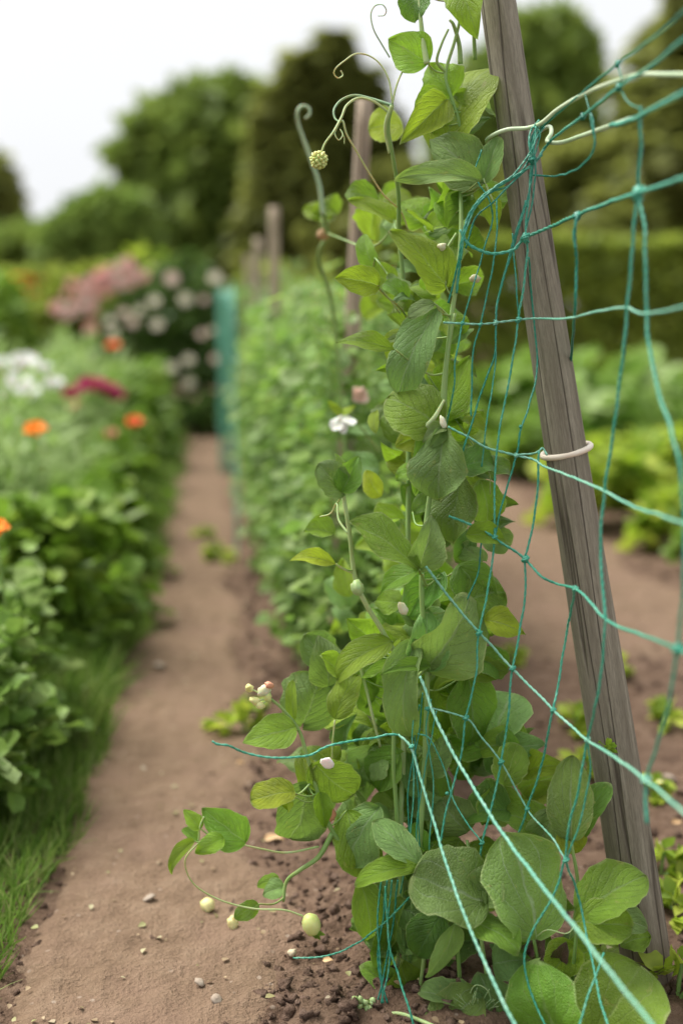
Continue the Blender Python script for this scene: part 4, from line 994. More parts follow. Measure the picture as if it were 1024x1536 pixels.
# dropped petal resting on a leaf
m = MB(); m.blob((0, 0, 0), .0075, (.3, 1, .35), .25, 2, .15, 10, 6)
pc = P(491, 1145, 1.335); o = m.build('fallen_petal', M['petal_white'], loc=pc)
tag(o, 'small white petal caught on a pea leaf under the green cord', 'petal')
# curled grey green sprig on the stake
sp_ = thing('weed_sprig', 'tiny crumpled green sprig stuck to the lower part of the stake', 'sprig', P(912, 1120, 1.37))
for (a, b_) in (((908, 1124), (925, 1128)), ((906, 1122), (898, 1112)), ((910, 1120), (914, 1106)), ((912, 1122), (924, 1116)), ((906, 1126), (915, 1120))):
    place_leaf(sp_, P(*a, 1.372), P(*b_, 1.362), S(9), 'leaf_bright', 'oval', .5, .5, .1)
# little leaf on the soil at the bottom
wl = thing('weed_seedling', 'small yellow green seedling on the soil at the bottom left of the net', 'seedling', G(517, 1500, .01))
for (a, b_) in (((517, 1500), (530, 1468)), ((517, 1500), (505, 1478)), ((517, 1500), (536, 1488))):
    place_leaf(wl, P(*a, 1.43), P(*b_, 1.42), S(24), 'leaf_yellow', 'ovate', .3, .4, .1)
wb = thing('leafy_sprout', 'pale bobbly shoot at the bottom edge below the hanging cords', 'sprout', P(556, 1536, 1.34))
m = MB()
for k in range(16): m.blob(P(545 + RND.uniform(-14, 22), 1512 + RND.uniform(-14, 22), 1.35), .0035, None, 1, k, .4, 6, 5)
m.build('flower_bud', M['stem_pale'], wb, origin=wb.location)

# ------------------------------------------------------------------ the pea row behind
def far_pea(seed, h=.755, w_=.12, n=620, flowers=2):
    rr = random.Random(seed); root = thing('pea_plant', 'x', 'pea plant', (0, 0, 0), 'pea plants along the far row')
    st = []; pts = []; dr = []
    mb_ = MB()
    for k in range(7):
        x = rr.uniform(-w_, w_) * .4; y = rr.uniform(-.16, .16); pp = [Vector((x, y, -.01))]
        hh = h * rr.choice((.6, .78, .9, 1.0, 1.05, 1.2))
        for i in range(1, 9):
            x += rr.uniform(-.012, .012); y += rr.uniform(-.03, .03); pp.append(Vector((x, y, hh * i / 8)))
        mb_.tube(pp, lambda t: .003 - .0015 * t, 5, 3); st.append(pp)
    mb_.build('stem', M['stem'], root)
    for i in range(n):
        pp = rr.choice(st); t = rr.uniform(.05, 1.0) ** .85 * 7.9; k = int(t); q = pp[k].lerp(pp[k + 1], t - k)
        a = rr.uniform(0, 2 * PI); e = rr.uniform(.0, .05) if rr.random() < .8 else rr.uniform(.04, .10)
        pts.append((q.x + math.cos(a) * e, q.y + math.sin(a) * e, q.z + rr.uniform(-.02, .02))); dr.append((math.cos(a), math.sin(a), rr.uniform(-.7, .8)))
    pts = np.array(pts); dr = np.array(dr); nm = np.array([(rr.gauss(0, .5), rr.gauss(-.2, .5), 1) for _ in pts])
    sz = NR.uniform(.020, .052, len(pts))
    V, Q = scatter('round', pts, dr, nm, sz)
    obj('foliage', mesh_np('foliage', V, Q, M['fol_pea']), root)
    for k in range(3):
        mt = MB()
        q = rr.choice(st)[rr.randint(5, 8)]; a = rr.uniform(0, 6.3); c = [q]
        for i in range(6): c.append(c[-1] + Vector((math.cos(a) * .014, math.sin(a) * .014, .014 - i * .004)))
        mt.tube(c, .0009, 4, 3); mt.build('tendril', M['stem_pale'], root)
    for k in range(flowers):
        q = rr.choice(st)[rr.randint(3, 6)] + Vector((rr.choice((-1, 1)) * .05, -.03, 0))
        m = MB()
        Vp, Qp = scatter('round', np.array([[q.x, q.y, q.z]] * 4), np.array([[-.6, -.2, .8], [.6, -.2, .8], [.1, -.8, -.2], [0, -.5, -.8]]), np.array([[0, -1, .2]] * 4), np.array([.024, .024, .018, .016]))
        m.add(Vp, Qp); m.build('flower', M['petal_white'], root)
    return root
protos = [far_pea(s, flowers=f) for s, f in ((1, 0), (2, 1), (3, 0), (4, 1))]
k = 0; Y = 2.42
where = ['just behind the pale bent shoot', 'nearest in the far row, left of the tall pinkish stake', 'with a pale flower right of the tall pinkish stake', 'in front of the third stake', 'low on the path side near the bare soil']
used = set()
rowpos = []
while Y < 7.1:
    rowpos.append((.26 + RND.uniform(-.03, .03), Y))
    if Y > 3.2: rowpos.append(((.165 if Y < 4.6 else .20) + RND.uniform(-.015, .015), Y + .1))
    Y += .27 + (.05 if Y > 4 else 0)
rowpos += [(.21, 2.2), (.17, 2.55), (.27, 1.95), (.20, 2.95), (.17, 3.15), (.36, 2.5), (.33, 2.2), (.40, 2.8), (.42, 3.5), (.42, 4.3)]
for i, (x, y) in enumerate(rowpos):
    pr = i % 4; sc_ = RND.uniform(.88, 1.08) * ((.62 if y < 2.3 else .74) if i >= len(rowpos) - 9 and y < 2.6 else (.84 if y < 2.8 else .95))
    side = 'path side' if x < .2 else ('stake side' if x < .3 else 'side-path side')
    zone = 'behind the curling tendrils' if y < 2.6 else ('below the third stake' if y < 4 else ('by the fourth stake' if y < 5.4 else 'at the far teal netting'))
    lab = f'bushy pea plant of the blurred row, {side}, {zone}'
    loc = (x, y, gh(x, y))
    if pr not in used: o = protos[pr]; used.add(pr); o.location = loc; o.rotation_euler = (0, 0, RND.choice((0, PI)) + RND.uniform(-.15, .15)); o.scale = (sc_,) * 3; o['label'] = lab
    else: dup(protos[pr], loc, RND.choice((0, PI)) + RND.uniform(-.15, .15), sc_, lab)
# white pea bloom high in the row
pf = thing('pea_flower', 'white pea blossom with yellow green sepals left of the main stem', 'flower', P(515, 640, 1.75))
for (a, b_, w_) in (((512, 622), (500, 648), 22), ((514, 622), (530, 640), 20), ((513, 624), (510, 652), 22)):
    o = place_leaf(pf, P(*a, 1.75), P(*b_, 1.74), S(w_, 1.75), 'petal_white', 'obovate', .3, -.5, .12); o.name = 'petal'
for (a, b_) in (((512, 620), (490, 602)), ((512, 620), (534, 610))): place_leaf(pf, P(*a, 1.74), P(*b_, 1.74), S(14, 1.74), 'leaf_yellow', 'ovate', .3, -.5, .05)
stemp(pf, [(512, 620, 1.75), (540, 640, 1.76), (570, 680, 1.78)], .0015, .0015)
pf2 = thing('pea_flower', 'faded blush pea blossom behind the white one', 'flower', P(538, 592, 1.95))
for (a, b_, w_) in (((540, 605), (528, 582), 22), ((540, 605), (552, 588), 22), ((540, 603), (540, 580), 18)):
    o = place_leaf(pf2, P(*a, 1.95), P(*b_, 1.94), S(w_, 1.95), 'petal_blush', 'obovate', .3, -.5, .12); o.name = 'petal'
# netting along the far row
fn = thing('garden_net', 'blurred green netting standing along the path side of the far pea row', 'net', (.02, 4.5, 0))
def netpanel(par, x0, y0, y1, z1, dy, dz, r, mat, xj=.01):
    m = MB()
    n = int((y1 - y0) / dy)
    def pt(i, j): 
        y = y0 + dy * i; z = .02 + dz * j
        return Vector((x0 + xj * mnoise.noise(Vector((i * .7, j * .6, x0 * 9))), y, min(z, z1) + .012 * mnoise.noise(Vector((i * .5, j * .4, 3)))))
    nz_ = int(z1 / dz)
    for i in range(n + 1): m.tube([pt(i, j) for j in range(nz_ + 1)], r, 4, 1)
    for j in range(nz_ + 1): m.tube([pt(i, j) for i in range(n + 1)], r, 4, 1)
    m.build('mesh', M[mat], par, origin=par.location)
netpanel(fn, .035, 3.6, 5.5, .84, .11, .11, .0013, 'teal_net')
fe = thing('netting_bundle', 'teal netting gathered into a hanging curtain at the far end of the row', 'net', (.015, 5.6, 0))
m = MB()
for k in range(38):
    x = -.025 + .075 * RND.random(); y = 5.6 + RND.uniform(-.15, .15); pp = [Vector((x + .012 * mnoise.noise(Vector((k, j * .5, 0))), y + .02 * mnoise.noise(Vector((k, j * .5, 5))), .79 * j / 9)) for j in range(10)]
    m.tube(pp, .0019, 4, 2)
m.build('mesh', M['teal_net'], fe, origin=fe.location)
fb = thing('netting_bundle', 'teal netting bunched at the foot of the near row peas', 'net', (.27, 2.3, 0))
m = MB()
for k in range(26):
    a0 = RND.uniform(0, 6); pp = [Vector((.26 + .07 * math.sin(a0 + j * .8) + .02 * RND.random(), 2.32 + .09 * math.cos(a0 * 1.3 + j * .7), .03 + .035 * j * RND.uniform(.6, 1))) for j in range(6)]
    m.tube(pp, .0013, 4, 3)
m.build('mesh', M['teal_net'], fb, origin=fb.location)

# ------------------------------------------------------------------ border plants
def bush(name, label, cat, seed, r, h, n, tpl, size, mat, group=None, stems=5, droop=.3, bottom=.05, loose=.13, spikes=0):
    rs = np.random.default_rng(seed); root = thing(name, label, cat, (0, 0, 0), group)
    nc = max(6, n // 9)
    a = rs.uniform(0, 2 * PI, nc); u = rs.random(nc) ** .5; zz = rs.random(nc) ** .75
    wid = r * (1 - .45 * np.clip(zz - .55, 0, 1) / .45)
    wid = wid * (1 + .35 * np.sin(a * 3 + seed) + .2 * np.sin(a * 5 + zz * 6))
    zz = zz * (1 + .22 * np.sin(a * 2 + seed * 2))
    c = np.stack([np.cos(a) * u * wid, np.sin(a) * u * wid, bottom + zz * (h - bottom)], 1)
    ii = np.repeat(np.arange(nc), 9)
    p = c[ii] + rs.normal(size=(len(ii), 3)) * r * loose
    p[:, 2] = np.maximum(p[:, 2], .01)
    d = p * np.array([1, 1, 0]) / r + rs.normal(size=p.shape) * .6 + np.array([0, 0, .35])
    nm = rs.normal(size=p.shape) * .45 + np.array([0, -.15, 1])
    V, Q = scatter(tpl, p, d, nm, rs.uniform(size * .6, size * 1.25, len(p)))
    obj('foliage', mesh_np('foliage', V, Q, M[mat]), root)
    m = MB()
    for k in range(stems):
        q = c[k]; m.tube([Vector((q[0] * .15, q[1] * .15, -.01)), Vector((q[0] * .5, q[1] * .5, q[2] * .5)), Vector(q)], .003, 5, 3)
    m.build('stem', M['stem'], root)
    for k in range(spikes):
        a1 = rs.uniform(0, 6.3); rr_ = r * rs.uniform(.2, .9); hh_ = h * rs.uniform(1.05, 1.38); bx, by = math.cos(a1) * rr_, math.sin(a1) * rr_
        m = MB().tube([Vector((bx * .5, by * .5, 0)), Vector((bx * .8, by * .8, hh_ * .6)), Vector((bx, by, hh_))], .0016, 4, 3)
        m.blob((bx, by, hh_), .007, None, 1.3, k, .3, 6, 5); m.build('seed_stalk', M['stem_pale'], root)
    return root
def put(o, x, y, rz=0, s=1): o.location = (x, y, gh(x, y) - .005); o.rotation_euler = (0, 0, rz); o.scale = (s, s, s); return o
def series(proto, spots, gen):
    first = True
    for (x, y, s, lab) in spots:
        rz = RND.uniform(0, 6)
        if first: put(proto, x, y, rz, s); proto['label'] = lab; first = False
        else:
            o = dup(proto, (x, y, gh(x, y) - .005), rz, s, lab)
brd = 'leafy plants of the left border'
broad = bush('leafy_plant', 'x', 'leafy plant', 11, .12, .27, 900, 'round', .043, 'fol_bed_blue', brd)
series(broad, [(-.37, 1.80, .84, 'bluish broad leaved plant at the near left edge beside the grass'), (-.42, 2.12, 1.0, 'bluish leafy plant behind the nearest one on the left edge'),
               (-.60, 1.95, 1.1, 'bluish leafy plant half cut by the left edge of the photo'), (-.70, 2.15, 1.0, 'bluish leafy plant below the orange poppy at the left edge')], None)
broad2 = bush('leafy_plant', 'x', 'leafy plant', 12, .13, .28, 700, 'round', .050, 'fol_bed', brd)
series(broad2, [(-.38, 2.62, 1.05, 'fresh green broad leaved plant overhanging the middle of the path edge'), (-.34, 3.0, .95, 'fresh green leafy plant behind the overhanging one beside the path'), 
                (-.34, 3.5, .9, 'green leafy plant where the path narrows'), (-.36, 4.0, .9, 'mid green plant spilling to the path in the middle distance'), (-.38, 4.5, .9, 'green plant behind the mid distance spilling one'),
                (-.38, 5.1, .9, 'far green plant at the path edge'), (-.40, 5.8, 1.2, 'farther green plant at the path edge before the roses'), (-.44, 6.5, 1.3, 'last green plant at the path edge below the roses')], None)
wisp = bush('feathery_plant', 'x', 'leafy plant', 13, .17, .36, 800, 'narrow', .085, 'fol_wispy', brd, 10, bottom=.08, loose=.22, spikes=7)
series(wisp, [(-.56, 2.75, .9, 'feathery plant above the bluish leafy plants at the left edge'), (-.74, 2.7, .95, 'feathery plant at the left edge behind the low orange poppy'), (-.52, 3.05, .95, 'feathery plant between the broad leaved plants and the poppies'), (-.60, 3.3, 1.05, 'tall feathery plant under the lower orange poppy'), (-.88, 3.2, 1.1, 'tall feathery plant at the left picture edge'), (-.62, 3.75, 1.15, 'tall feathery plant in the middle of the flower border'),
              (-.90, 3.9, 1.15, 'tall feathery plant under the left poppy'), (-.66, 4.4, 1.15, 'feathery plant below the magenta flowers'), (-1.0, 4.6, 1.2, 'feathery plant below the white flowers'),
              (-.60, 5.1, 1.15, 'feathery plant behind the red poppy'), (-.95, 5.4, 1.2, 'far feathery plant at the left'), (-.65, 5.9, 1.2, 'far feathery plant before the roses'), (-1.3, 5.2, 1.2, 'far feathery plant at the left edge behind the white flowers'),
              (-1.25, 6.2, 1.3, 'farthest feathery plant by the hedge'), (-.8, 6.6, 1.2, 'farthest feathery plant by the rose shrub')], None)
# grass verge
def grass(x0, x1, y0, y1, n, hmin, hmax):
    x = NR.uniform(x0, x1, n); y = NR.uniform(y0, y1, n)
    keep = np.array([mnoise.noise(Vector((a * 7, b * 5, 2))) > -.5 and not (a > (-.21 if b > 1.75 else -.21 - .12 * (1.75 - b)) + .07 * mnoise.noise(Vector((b * 3, 4, 4)))) for a, b in zip(x, y)])
    x, y = x[keep], y[keep]; z = np.array([gh(a, b) for a, b in zip(x, y)])
    p = np.stack([x, y, z], 1); d = NR.normal(size=p.shape) * .42 + np.array([.15, 0, 1]); nm = rvec(len(p))
    return scatter('blade', p, d, nm, NR.uniform(hmin, hmax, len(p)))
Va, Qa = grass(-.62, -.17, 1.15, 2.1, 15000, .015, .055)
Vb, Qb = grass(-.36, -.15, 2.1, 7.2, 14000, .03, .10)
g_ = struct('grass', mesh_np('grass', np.concatenate([Va, Vb]), np.concatenate([Qa, Qb + len(Va)]), M['grass']), 'stuff')
# low weeds at the foot of peas and on the soil
weed = bush('low_weed', 'x', 'weed', 21, .03, .035, 40, 'leaf', .03, 'fol_lime', 'weeds on the bare soil', 2, bottom=.005)
ws = []
for (px, py, s, lab) in ((365, 1090, 1.5, 'pale weed on the soil below the yellowish flower buds'), (858, 1090, 1.2, 'small weed behind the net left of the stake'), (975, 1180, .9, 'weed with a tiny yellow flower right of the stake'), (990, 1290, 1.1, 'weed on the dark soil right of the stake foot'),
                         (1015, 1345, 1.0, 'weed at the right picture edge near the stake foot'), (330, 1205 - 370, 1.3, 'weed at the base of the far peas by the path'), (303, 802, 1.0, 'single weed on the far path'), (1015, 1470, 1.2, 'weed at the bottom right corner'), (870, 1150, 1.0, 'weed on the soil behind the upright oval leaf'), (930, 1010, 1.2, 'weed at the near end of the side path right of the stake'), (760, 985, 1.0, 'weed on the soil behind the hanging net cords'), (1005, 1075, 1.1, 'weed near the right picture edge above the yellow flower')):
    g = G(px, py, .02); ws.append((g.x, g.y, s * .8, lab))
series(weed, ws, None)
m = MB(); c = P(990, 1158, 1.8); c = G(990, 1175, .03); m.blob((0, 0, 0), .007, None, .7, 2, .2, 8, 5)
tag(m.build('weed_flower', M['bud_yellow'], loc=c), 'tiny yellow flower on the weed right of the stake', 'flower')

# flowers on stems -------------------------------------------------
def bloom_mesh(mat, petals=6, r=.03, cup=.5, layers=1, tplw=1.0):
    V = []; Q = []
    tv, tq = TPL['round']; vv = []; n = 0
    pts = []; dr = []; nm = []; sz = []
    for l in range(layers):
        for k in range(petals):
            a = 2 * PI * (k + l * .5) / petals; e = cup + .35 * l
            pts.append((math.cos(a) * r * .08, math.sin(a) * r * .08, .002 * l)); dr.append((math.cos(a), math.sin(a), e)); nm.append((-math.cos(a) * e, -math.sin(a) * e, 1)); sz.append(r * (1.15 - .18 * l))
    return scatter('round', np.array(pts, dtype=float), np.array(dr, dtype=float), np.array(nm, dtype=float), np.array(sz))
def make_flower(name, label, cat, mat, r, h, group, petals=6, layers=2, cup=.5):
    root = thing(name, label, cat, (0, 0, 0), group)
    lean = Vector((RND.uniform(-.02, .02), RND.uniform(-.02, .02), h))
    m = MB().tube([Vector((0, 0, 0)), Vector((lean.x * .2, lean.y, h * .5)), lean], .0022, 5, 4); m.build('stem', M['stem'], root)
    V, Q = bloom_mesh(mat, petals, r, cup, layers); V = V @ np.array(Matrix.Rotation(-.5, 3, 'X').transposed()) if False else V
    rot = np.array(Matrix.Rotation(.55, 3, 'X')); V = V @ rot.T
    b = obj('bloom', mesh_np('bloom', V, Q, M[mat]), root, lean)
    mc = MB(); mc.blob(rot @ np.array([0, 0, r * .25]), r * .22, None, .8, 1, .2, 8, 5); mc.build('flower_centre', M['centre'], b)
    return root
def at_pix(px, py, Y): p = PY(px, py, Y); return p
def flowers(name, cat, mat, r, group, spots, petals=6, layers=2, cup=.5):
    """spots: px, py, Y, scale, label - the bloom stands at that point on a stem down to the soil"""
    for (px, py, Y, s, lab) in spots:
        p = at_pix(px, py, Y); h = p.z
        o = make_flower(name, lab, cat, mat, r * s, h, group, petals, layers, cup); o.location = (p.x, p.y, 0)
flowers('poppy', 'poppy', 'petal_orange', .025, 'poppies in the left border', [(47, 648, 3.0, 1.0, 'bright orange poppy near the left edge above the feathery leaves'), (12, 796, 1.95, .75, 'low orange poppy cut by the left edge of the photo')], 5, 2, .55)
flowers('poppy', 'poppy', 'petal_red', .025, 'poppies in the left border', [(204, 634, 4.0, 1.0, 'orange red poppy standing near the path edge'), (169, 520, 5.6, 1.15, 'small red poppy in front of the rose shrub')], 5, 2, .55)
flowers('daisy', 'flower', 'petal_salmon', .026, 'salmon flowers in the left border', [(172, 652, 4.2, .8, 'faint salmon flower beside the orange red poppy'), (6, 622, 4.4, .9, 'salmon flower at the left edge under the white ones'), (116, 612, 4.8, 1, 'salmon flower under the magenta cluster')])
flowers('white_flower', 'flower', 'petal_white', .050, 'white flowers at the left edge', [(32, 553, 4.2, 1.0, 'largest round white flower at the top of the white cluster'), (3, 558, 4.2, .95, 'white flower cut by the left picture edge'), (24, 583, 4.1, .95, 'white flower below the largest one'), (42, 597, 4.0, .75, 'white flower lowest in the cluster'),
        (10, 598, 4.0, .7, 'white flower low at the left picture edge'), (75, 582, 4.2, .7, 'white flower standing apart to the right of its cluster'), (58, 556, 4.3, .5, 'small cream flower right of the largest white one')], 10, 3, .9)
flowers('magenta_flower', 'flower', 'petal_magenta', .032, 'magenta flowers in the border', [(133, 579, 4.1, 1.1, 'magenta flower at the left end of its row'), (150, 580, 4.1, 1.1, 'magenta flower in the middle of its row'), (164, 587, 4.1, 1.0, 'magenta flower third in its row'), (176, 595, 4.1, .9, 'magenta flower at the right end of its row'), (110, 592, 4.15, .9, 'crimson flower lower left of the magenta row')], 9, 3, .4)

# ------------------------------------------------------------------ rose shrubs, hedges
def shrub(name, label, cat, x, y, rx, ry, h, n, tpl, size, mat, group=None):
    root = thing(name, label, cat, (x, y, 0), group)
    lob = [(0, 0, h * .45, rx * .85, ry, h * .5)] + [(NR.uniform(-.5, .5) * rx, NR.uniform(-.3, .3) * ry, h * NR.uniform(.35, .75), rx * .5, ry * .7, h * .32) for _ in range(5)]
    p, d = crown_points(lob, n, .12, (.2, 1.0), 12); p[:, 2] = np.abs(p[:, 2]) + .01
    V, Q = scatter(tpl, p, d, rvec(len(p)) + np.array([0, 0, .8]), NR.uniform(size * .6, size * 1.3, len(p)))
    obj('foliage', mesh_np('foliage', V, Q, M[mat]), root)
    m = MB()
    for k in range(6):
        a = k * 1.05; m.tube([Vector((.03 * math.cos(a), .03 * math.sin(a), -.02)), Vector((rx * .3 * math.cos(a), ry * .3 * math.sin(a), h * .4)), Vector((rx * .5 * math.cos(a), ry * .5 * math.sin(a), h * .8))], .008, 5, 3)
    m.build('stem', M['bark'], root)
    return root
rose = shrub('rose_bush', 'dark leaved rose bush with cream blooms at the end of the path', 'rose bush', -.36, 7.55, .42, .28, .98, 5200, 'leaf', .06, 'fol_rose')
rose2 = shrub('rose_bush', 'rose bush covered with a mass of pink blooms left of the cream one', 'rose bush', -.86, 7.75, .30, .26, 1.0, 3200, 'leaf', .06, 'fol_hedge')
def rose_bloom(par, px, py, Y, r, mat):
    p = PY(px, py, Y); V, Q = bloom_mesh(mat, 7, r, .45, 3)
    rot = np.array(Matrix.Rotation(1.1 + RND.uniform(-.3, .3), 3, 'X')); V = V @ rot.T
    o = obj('bloom', mesh_np('bloom', V, Q, M[mat]), par, p - Vector(par.location)); return o
for (px, py, s) in ((258, 419, 1.2), (322, 418, 1.1), (232, 453, 1), (278, 450, 1.15), (306, 450, .7), (199, 484, 1), (210, 466, .8), (236, 488, 1.05), (170, 500, .9), (303, 502, .8), (258, 553, 1.05), (283, 541, 1), (325, 540, 1), (284, 575, 1), (186, 470, .8), (165, 482, .8), (318, 496, .6)):
    rose_bloom(rose, px, py, 7.2, (.030 * s), RND.choice(['petal_cream', 'petal_blush', 'petal_cream']))
for k in range(64):
    t = k / 63; px = 92 + 110 * t + RND.uniform(-14, 14); py = 462 - 58 * t + RND.uniform(-26, 24) * (1.2 - .6 * t)
    rose_bloom(rose2, px, py, 7.4, RND.uniform(.020, .034), RND.choice(['petal_pink', 'petal_pink', 'petal_blush']))
rose_bloom(rose2, 137, 493, 7.35, .036, 'petal_pink')
shrub('lime_shrub', 'bright lime green shrub rising behind the roses', 'shrub', -.50, 8.4, .62, .3, 1.10, 3200, 'leaf', .07, 'fol_lime')
shrub('leafy_shrub', 'rounded green shrub filling the left edge behind the flowers', 'shrub', -1.42, 7.6, .42, .35, .82, 4200, 'leaf', .075, 'fol_bed')
shrub('leafy_shrub', 'green shrub behind the rounded one at the far left', 'shrub', -1.35, 8.9, .55, .35, .86, 2600, 'leaf', .08, 'fol_hedge')
og = shrub('orange_flower_shrub', 'shrub dotted with small orange flowers above the left hedge', 'shrub', -1.38, 8.3, .28, .2, .86, 1500, 'leaf', .06, 'fol_lime')
for k in range(40):
    p = PY(RND.uniform(-8, 66), RND.uniform(416, 446), 8.05); V, Q = bloom_mesh('x', 6, RND.uniform(.018, .028), .5, 2); obj('bloom', mesh_np('bloom', V, Q, M['petal_orange']), og, p - Vector(og.location))
shrub('leafy_shrub', 'dark shrub closing the end of the path behind the pea row', 'shrub', .12, 8.0, .42, .3, .84, 2600, 'leaf', .06, 'fol_rose')
shrub('leafy_shrub', 'green shrub standing behind the far stakes', 'shrub', .55, 9.0, .5, .35, .95, 2600, 'leaf', .07, 'fol_hedge')

def hedge(label, x0, x1, y0, y1, h, n, size, mat):
    root = thing('hedge', label, 'hedge', ((x0 + x1) / 2, (y0 + y1) / 2, 0)); c = np.array(root.location)
    p = np.stack([NR.uniform(x0, x1, n), NR.uniform(y0, y1, n), NR.uniform(0, h, n)], 1)
    f = NR.random(n)
    p[:, 1] = np.where(f < .45, y0 + np.abs(NR.normal(0, .06, n)), p[:, 1])
    p[:, 2] = np.where((f > .45) & (f < .85), h - np.abs(NR.normal(0, .05, n)), p[:, 2])
    bump_ = np.array([mnoise.noise(Vector((a * 1.6, b * 1.6, cc * 1.8))) for a, b, cc in p]) * .10
    p[:, 1] -= bump_; p[:, 2] += bump_ * (p[:, 2] / h)
    d = rvec(n) + np.array([0, -.3, .4]); V, Q = scatter('leaf', p - c, d, rvec(n) + np.array([0, -.3, .6]), NR.uniform(size * .6, size * 1.3, n))
    obj('foliage', mesh_np('foliage', V, Q, M[mat]), root)
    # twiggy inside
    m = MB()
    for k in range(26):
        x = x0 + (x1 - x0) * k / 25 - c[0]; m.tube([Vector((x, 0, -.02)), Vector((x + .05, .03, h * .5)), Vector((x - .04, -.03, h * .93))], .02, 5, 2)
    m.build('trunk', M['bark'], root)
    return root
hedge('long clipped hedge with a bright top behind the right hand beds', 1.0, 7.0, 8.6, 9.6, 1.13, 30000, .085, 'fol_hedge')
for (x, y, lab) in ((-.30, 7.15, 'low dark clump across the left end of the path'), (-.12, 7.1, 'low dark clump across the middle of the path end'), (.04, 7.2, 'low dark clump at the path end beside the pea row')):
    shrub('leafy_clump', lab, 'shrub', x, y, .13, .10, .20, 900, 'leaf', .05, 'fol_rose')
h2 = hedge('low dark hedge behind the left flower border', -5, -.9, 10.5, 11.2, .93, 12000, .09, 'fol_hedge')

# ------------------------------------------------------------------ right hand bed
lime = bush('lime_leaf_plant', 'x', 'vegetable plant', 31, .17, .19, 450, 'round', .06, 'fol_lime', 'lime green vegetable plants')
series(lime, [(1.32, 4.1, 1.1, 'yellow green vegetable plant closest to the side path'), (1.62, 4.2, 1.2, 'yellow green vegetable plant at the right picture edge'), (1.36, 4.55, 1.0, 'yellow green plant behind the closest one'), (1.75, 4.7, 1.1, 'yellow green plant behind the right edge one'), (1.40, 3.75, .8, 'small yellow green plant lowest in the right bed')], None)
cab = bush('cabbage_plant', 'x', 'vegetable plant', 32, .20, .24, 240, 'round', .12, 'fol_bed_blue', 'bluish vegetable plants of the right bed')
series(cab, [(1.50, 5.4, 1.1, 'bluish leafy vegetable behind the yellow green plants'), (1.95, 5.3, 1.2, 'bluish vegetable right of its neighbour in the right bed'), (1.60, 6.0, 1.3, 'bluish vegetable in the second row of the right bed'), (2.1, 6.2, 1.3, 'bluish vegetable in the second row at the right edge')], None)
vg = bush('green_vegetable_plant', 'x', 'vegetable plant', 33, .2, .26, 600, 'round', .06, 'fol_bed', 'green vegetable plants of the right bed')
series(vg, [(1.35, 6.8, 1.2, 'green vegetable plant below the hedge behind the net'), (1.8, 6.9, 1.4, 'green vegetable plant below the hedge right of the stake'), (2.3, 7.0, 1.4, 'green vegetable plant below the hedge at the right'), (1.62, 3.5, .9, 'green plant at the right picture edge above the side path'), (1.38, 3.35, .55, 'small green plant beside the side path'),
            (1.28, 5.3, .8, 'green tuft at the far edge of the side path'), (.98, 6.2, .9, 'green tuft seen through the net at the end of the side path'), (1.15, 5.9, .8, 'low green tuft beside the end of the side path'), (.75, 7.0, 1.2, 'green plant closing the side path')], None)
tn = thing('net_tunnel', 'low teal net tunnel lying in front of the hedge', 'net tunnel', (1.6, 7.6, 0))
m = MB()
for k in range(34):
    x = -.55 + 1.1 * k / 33; m.tube([Vector((x, .25 * math.cos(a), .27 * math.sin(a))) for a in np.linspace(0, PI, 12)], .003, 4, 1)
for a in np.linspace(0.05, PI - .05, 20): m.tube([Vector((-.55, .25 * math.cos(a), .27 * math.sin(a))), Vector((0, .25 * math.cos(a), .27 * math.sin(a) - .006)), Vector((.55, .25 * math.cos(a), .27 * math.sin(a)))], .003, 4, 2)
m.build('mesh', M['teal_net'], tn)

# ------------------------------------------------------------------ trees
def tree(name, label, cat, pxc, Y, pybase, lobes_px, n, size, mat, tpl='leaf', clump=.16, trunk_r=.25, shell=(.5, 1.0)):
    """lobes_px: (px,py,rx_px,ry_px[,dy]) of the crown's masses at the tree's own distance"""
    base = PY(pxc, 450, Y); root = thing(name, label, cat, (base.x, Y, 0)); k = Y / F
    lob = []
    for l in lobes_px:
        c = PY(l[0], l[1], Y); lob.append((c.x - base.x, (l[4] if len(l) > 4 else 0), c.z, l[2] * k, l[2] * k * .9, l[3] * k))
    p, d = crown_points(lob, n, clump, shell, 16)
    V, Q = scatter(tpl, p, d, rvec(len(p)) + np.array([0, 0, .7]), NR.uniform(size * .6, size * 1.4, len(p)))
    obj('crown', mesh_np('crown', V, Q, M[mat]), root)
    m = MB(); top = max(l[2] + l[5] * .4 for l in lob)
    m.tube([Vector((0, 0, -.2)), Vector((.1, .05, top * .35)), Vector((0, 0, top * .7)), Vector((.05, 0, top))], lambda t: trunk_r * (1 - .85 * t), 9, 4)
    for l in lob:
        c = Vector(l[:3]); s = Vector((0, 0, min(c.z * .55, top * .6))); m.tube([s, s.lerp(c, .5) + Vector((0, 0, -.1)), c], lambda t: trunk_r * .38 * (1 - .8 * t), 6, 4)
    m.build('trunk', M['bark'], root)
    return root
tree('broadleaf_tree', 'large rounded tree against the sky left of the dark conifers', 'tree', 285, 30, 430,
     [(322, 160, 44, 26), (290, 168, 30, 24), (262, 182, 30, 22), (232, 205, 34, 22), (204, 238, 26, 18), (225, 262, 30, 18), (350, 172, 36, 34), (385, 182, 34, 40), (300, 215, 60, 42), (270, 240, 50, 34), (345, 235, 60, 50),
      (250, 292, 44, 24), (300, 300, 60, 36), (360, 310, 60, 60), (230, 330, 40, 22), (270, 365, 70, 36), (340, 385, 70, 36), (215, 385, 40, 26)], 26000, .34, 'fol_tree', clump=.26, trunk_r=.3, shell=(.4, 1.1))
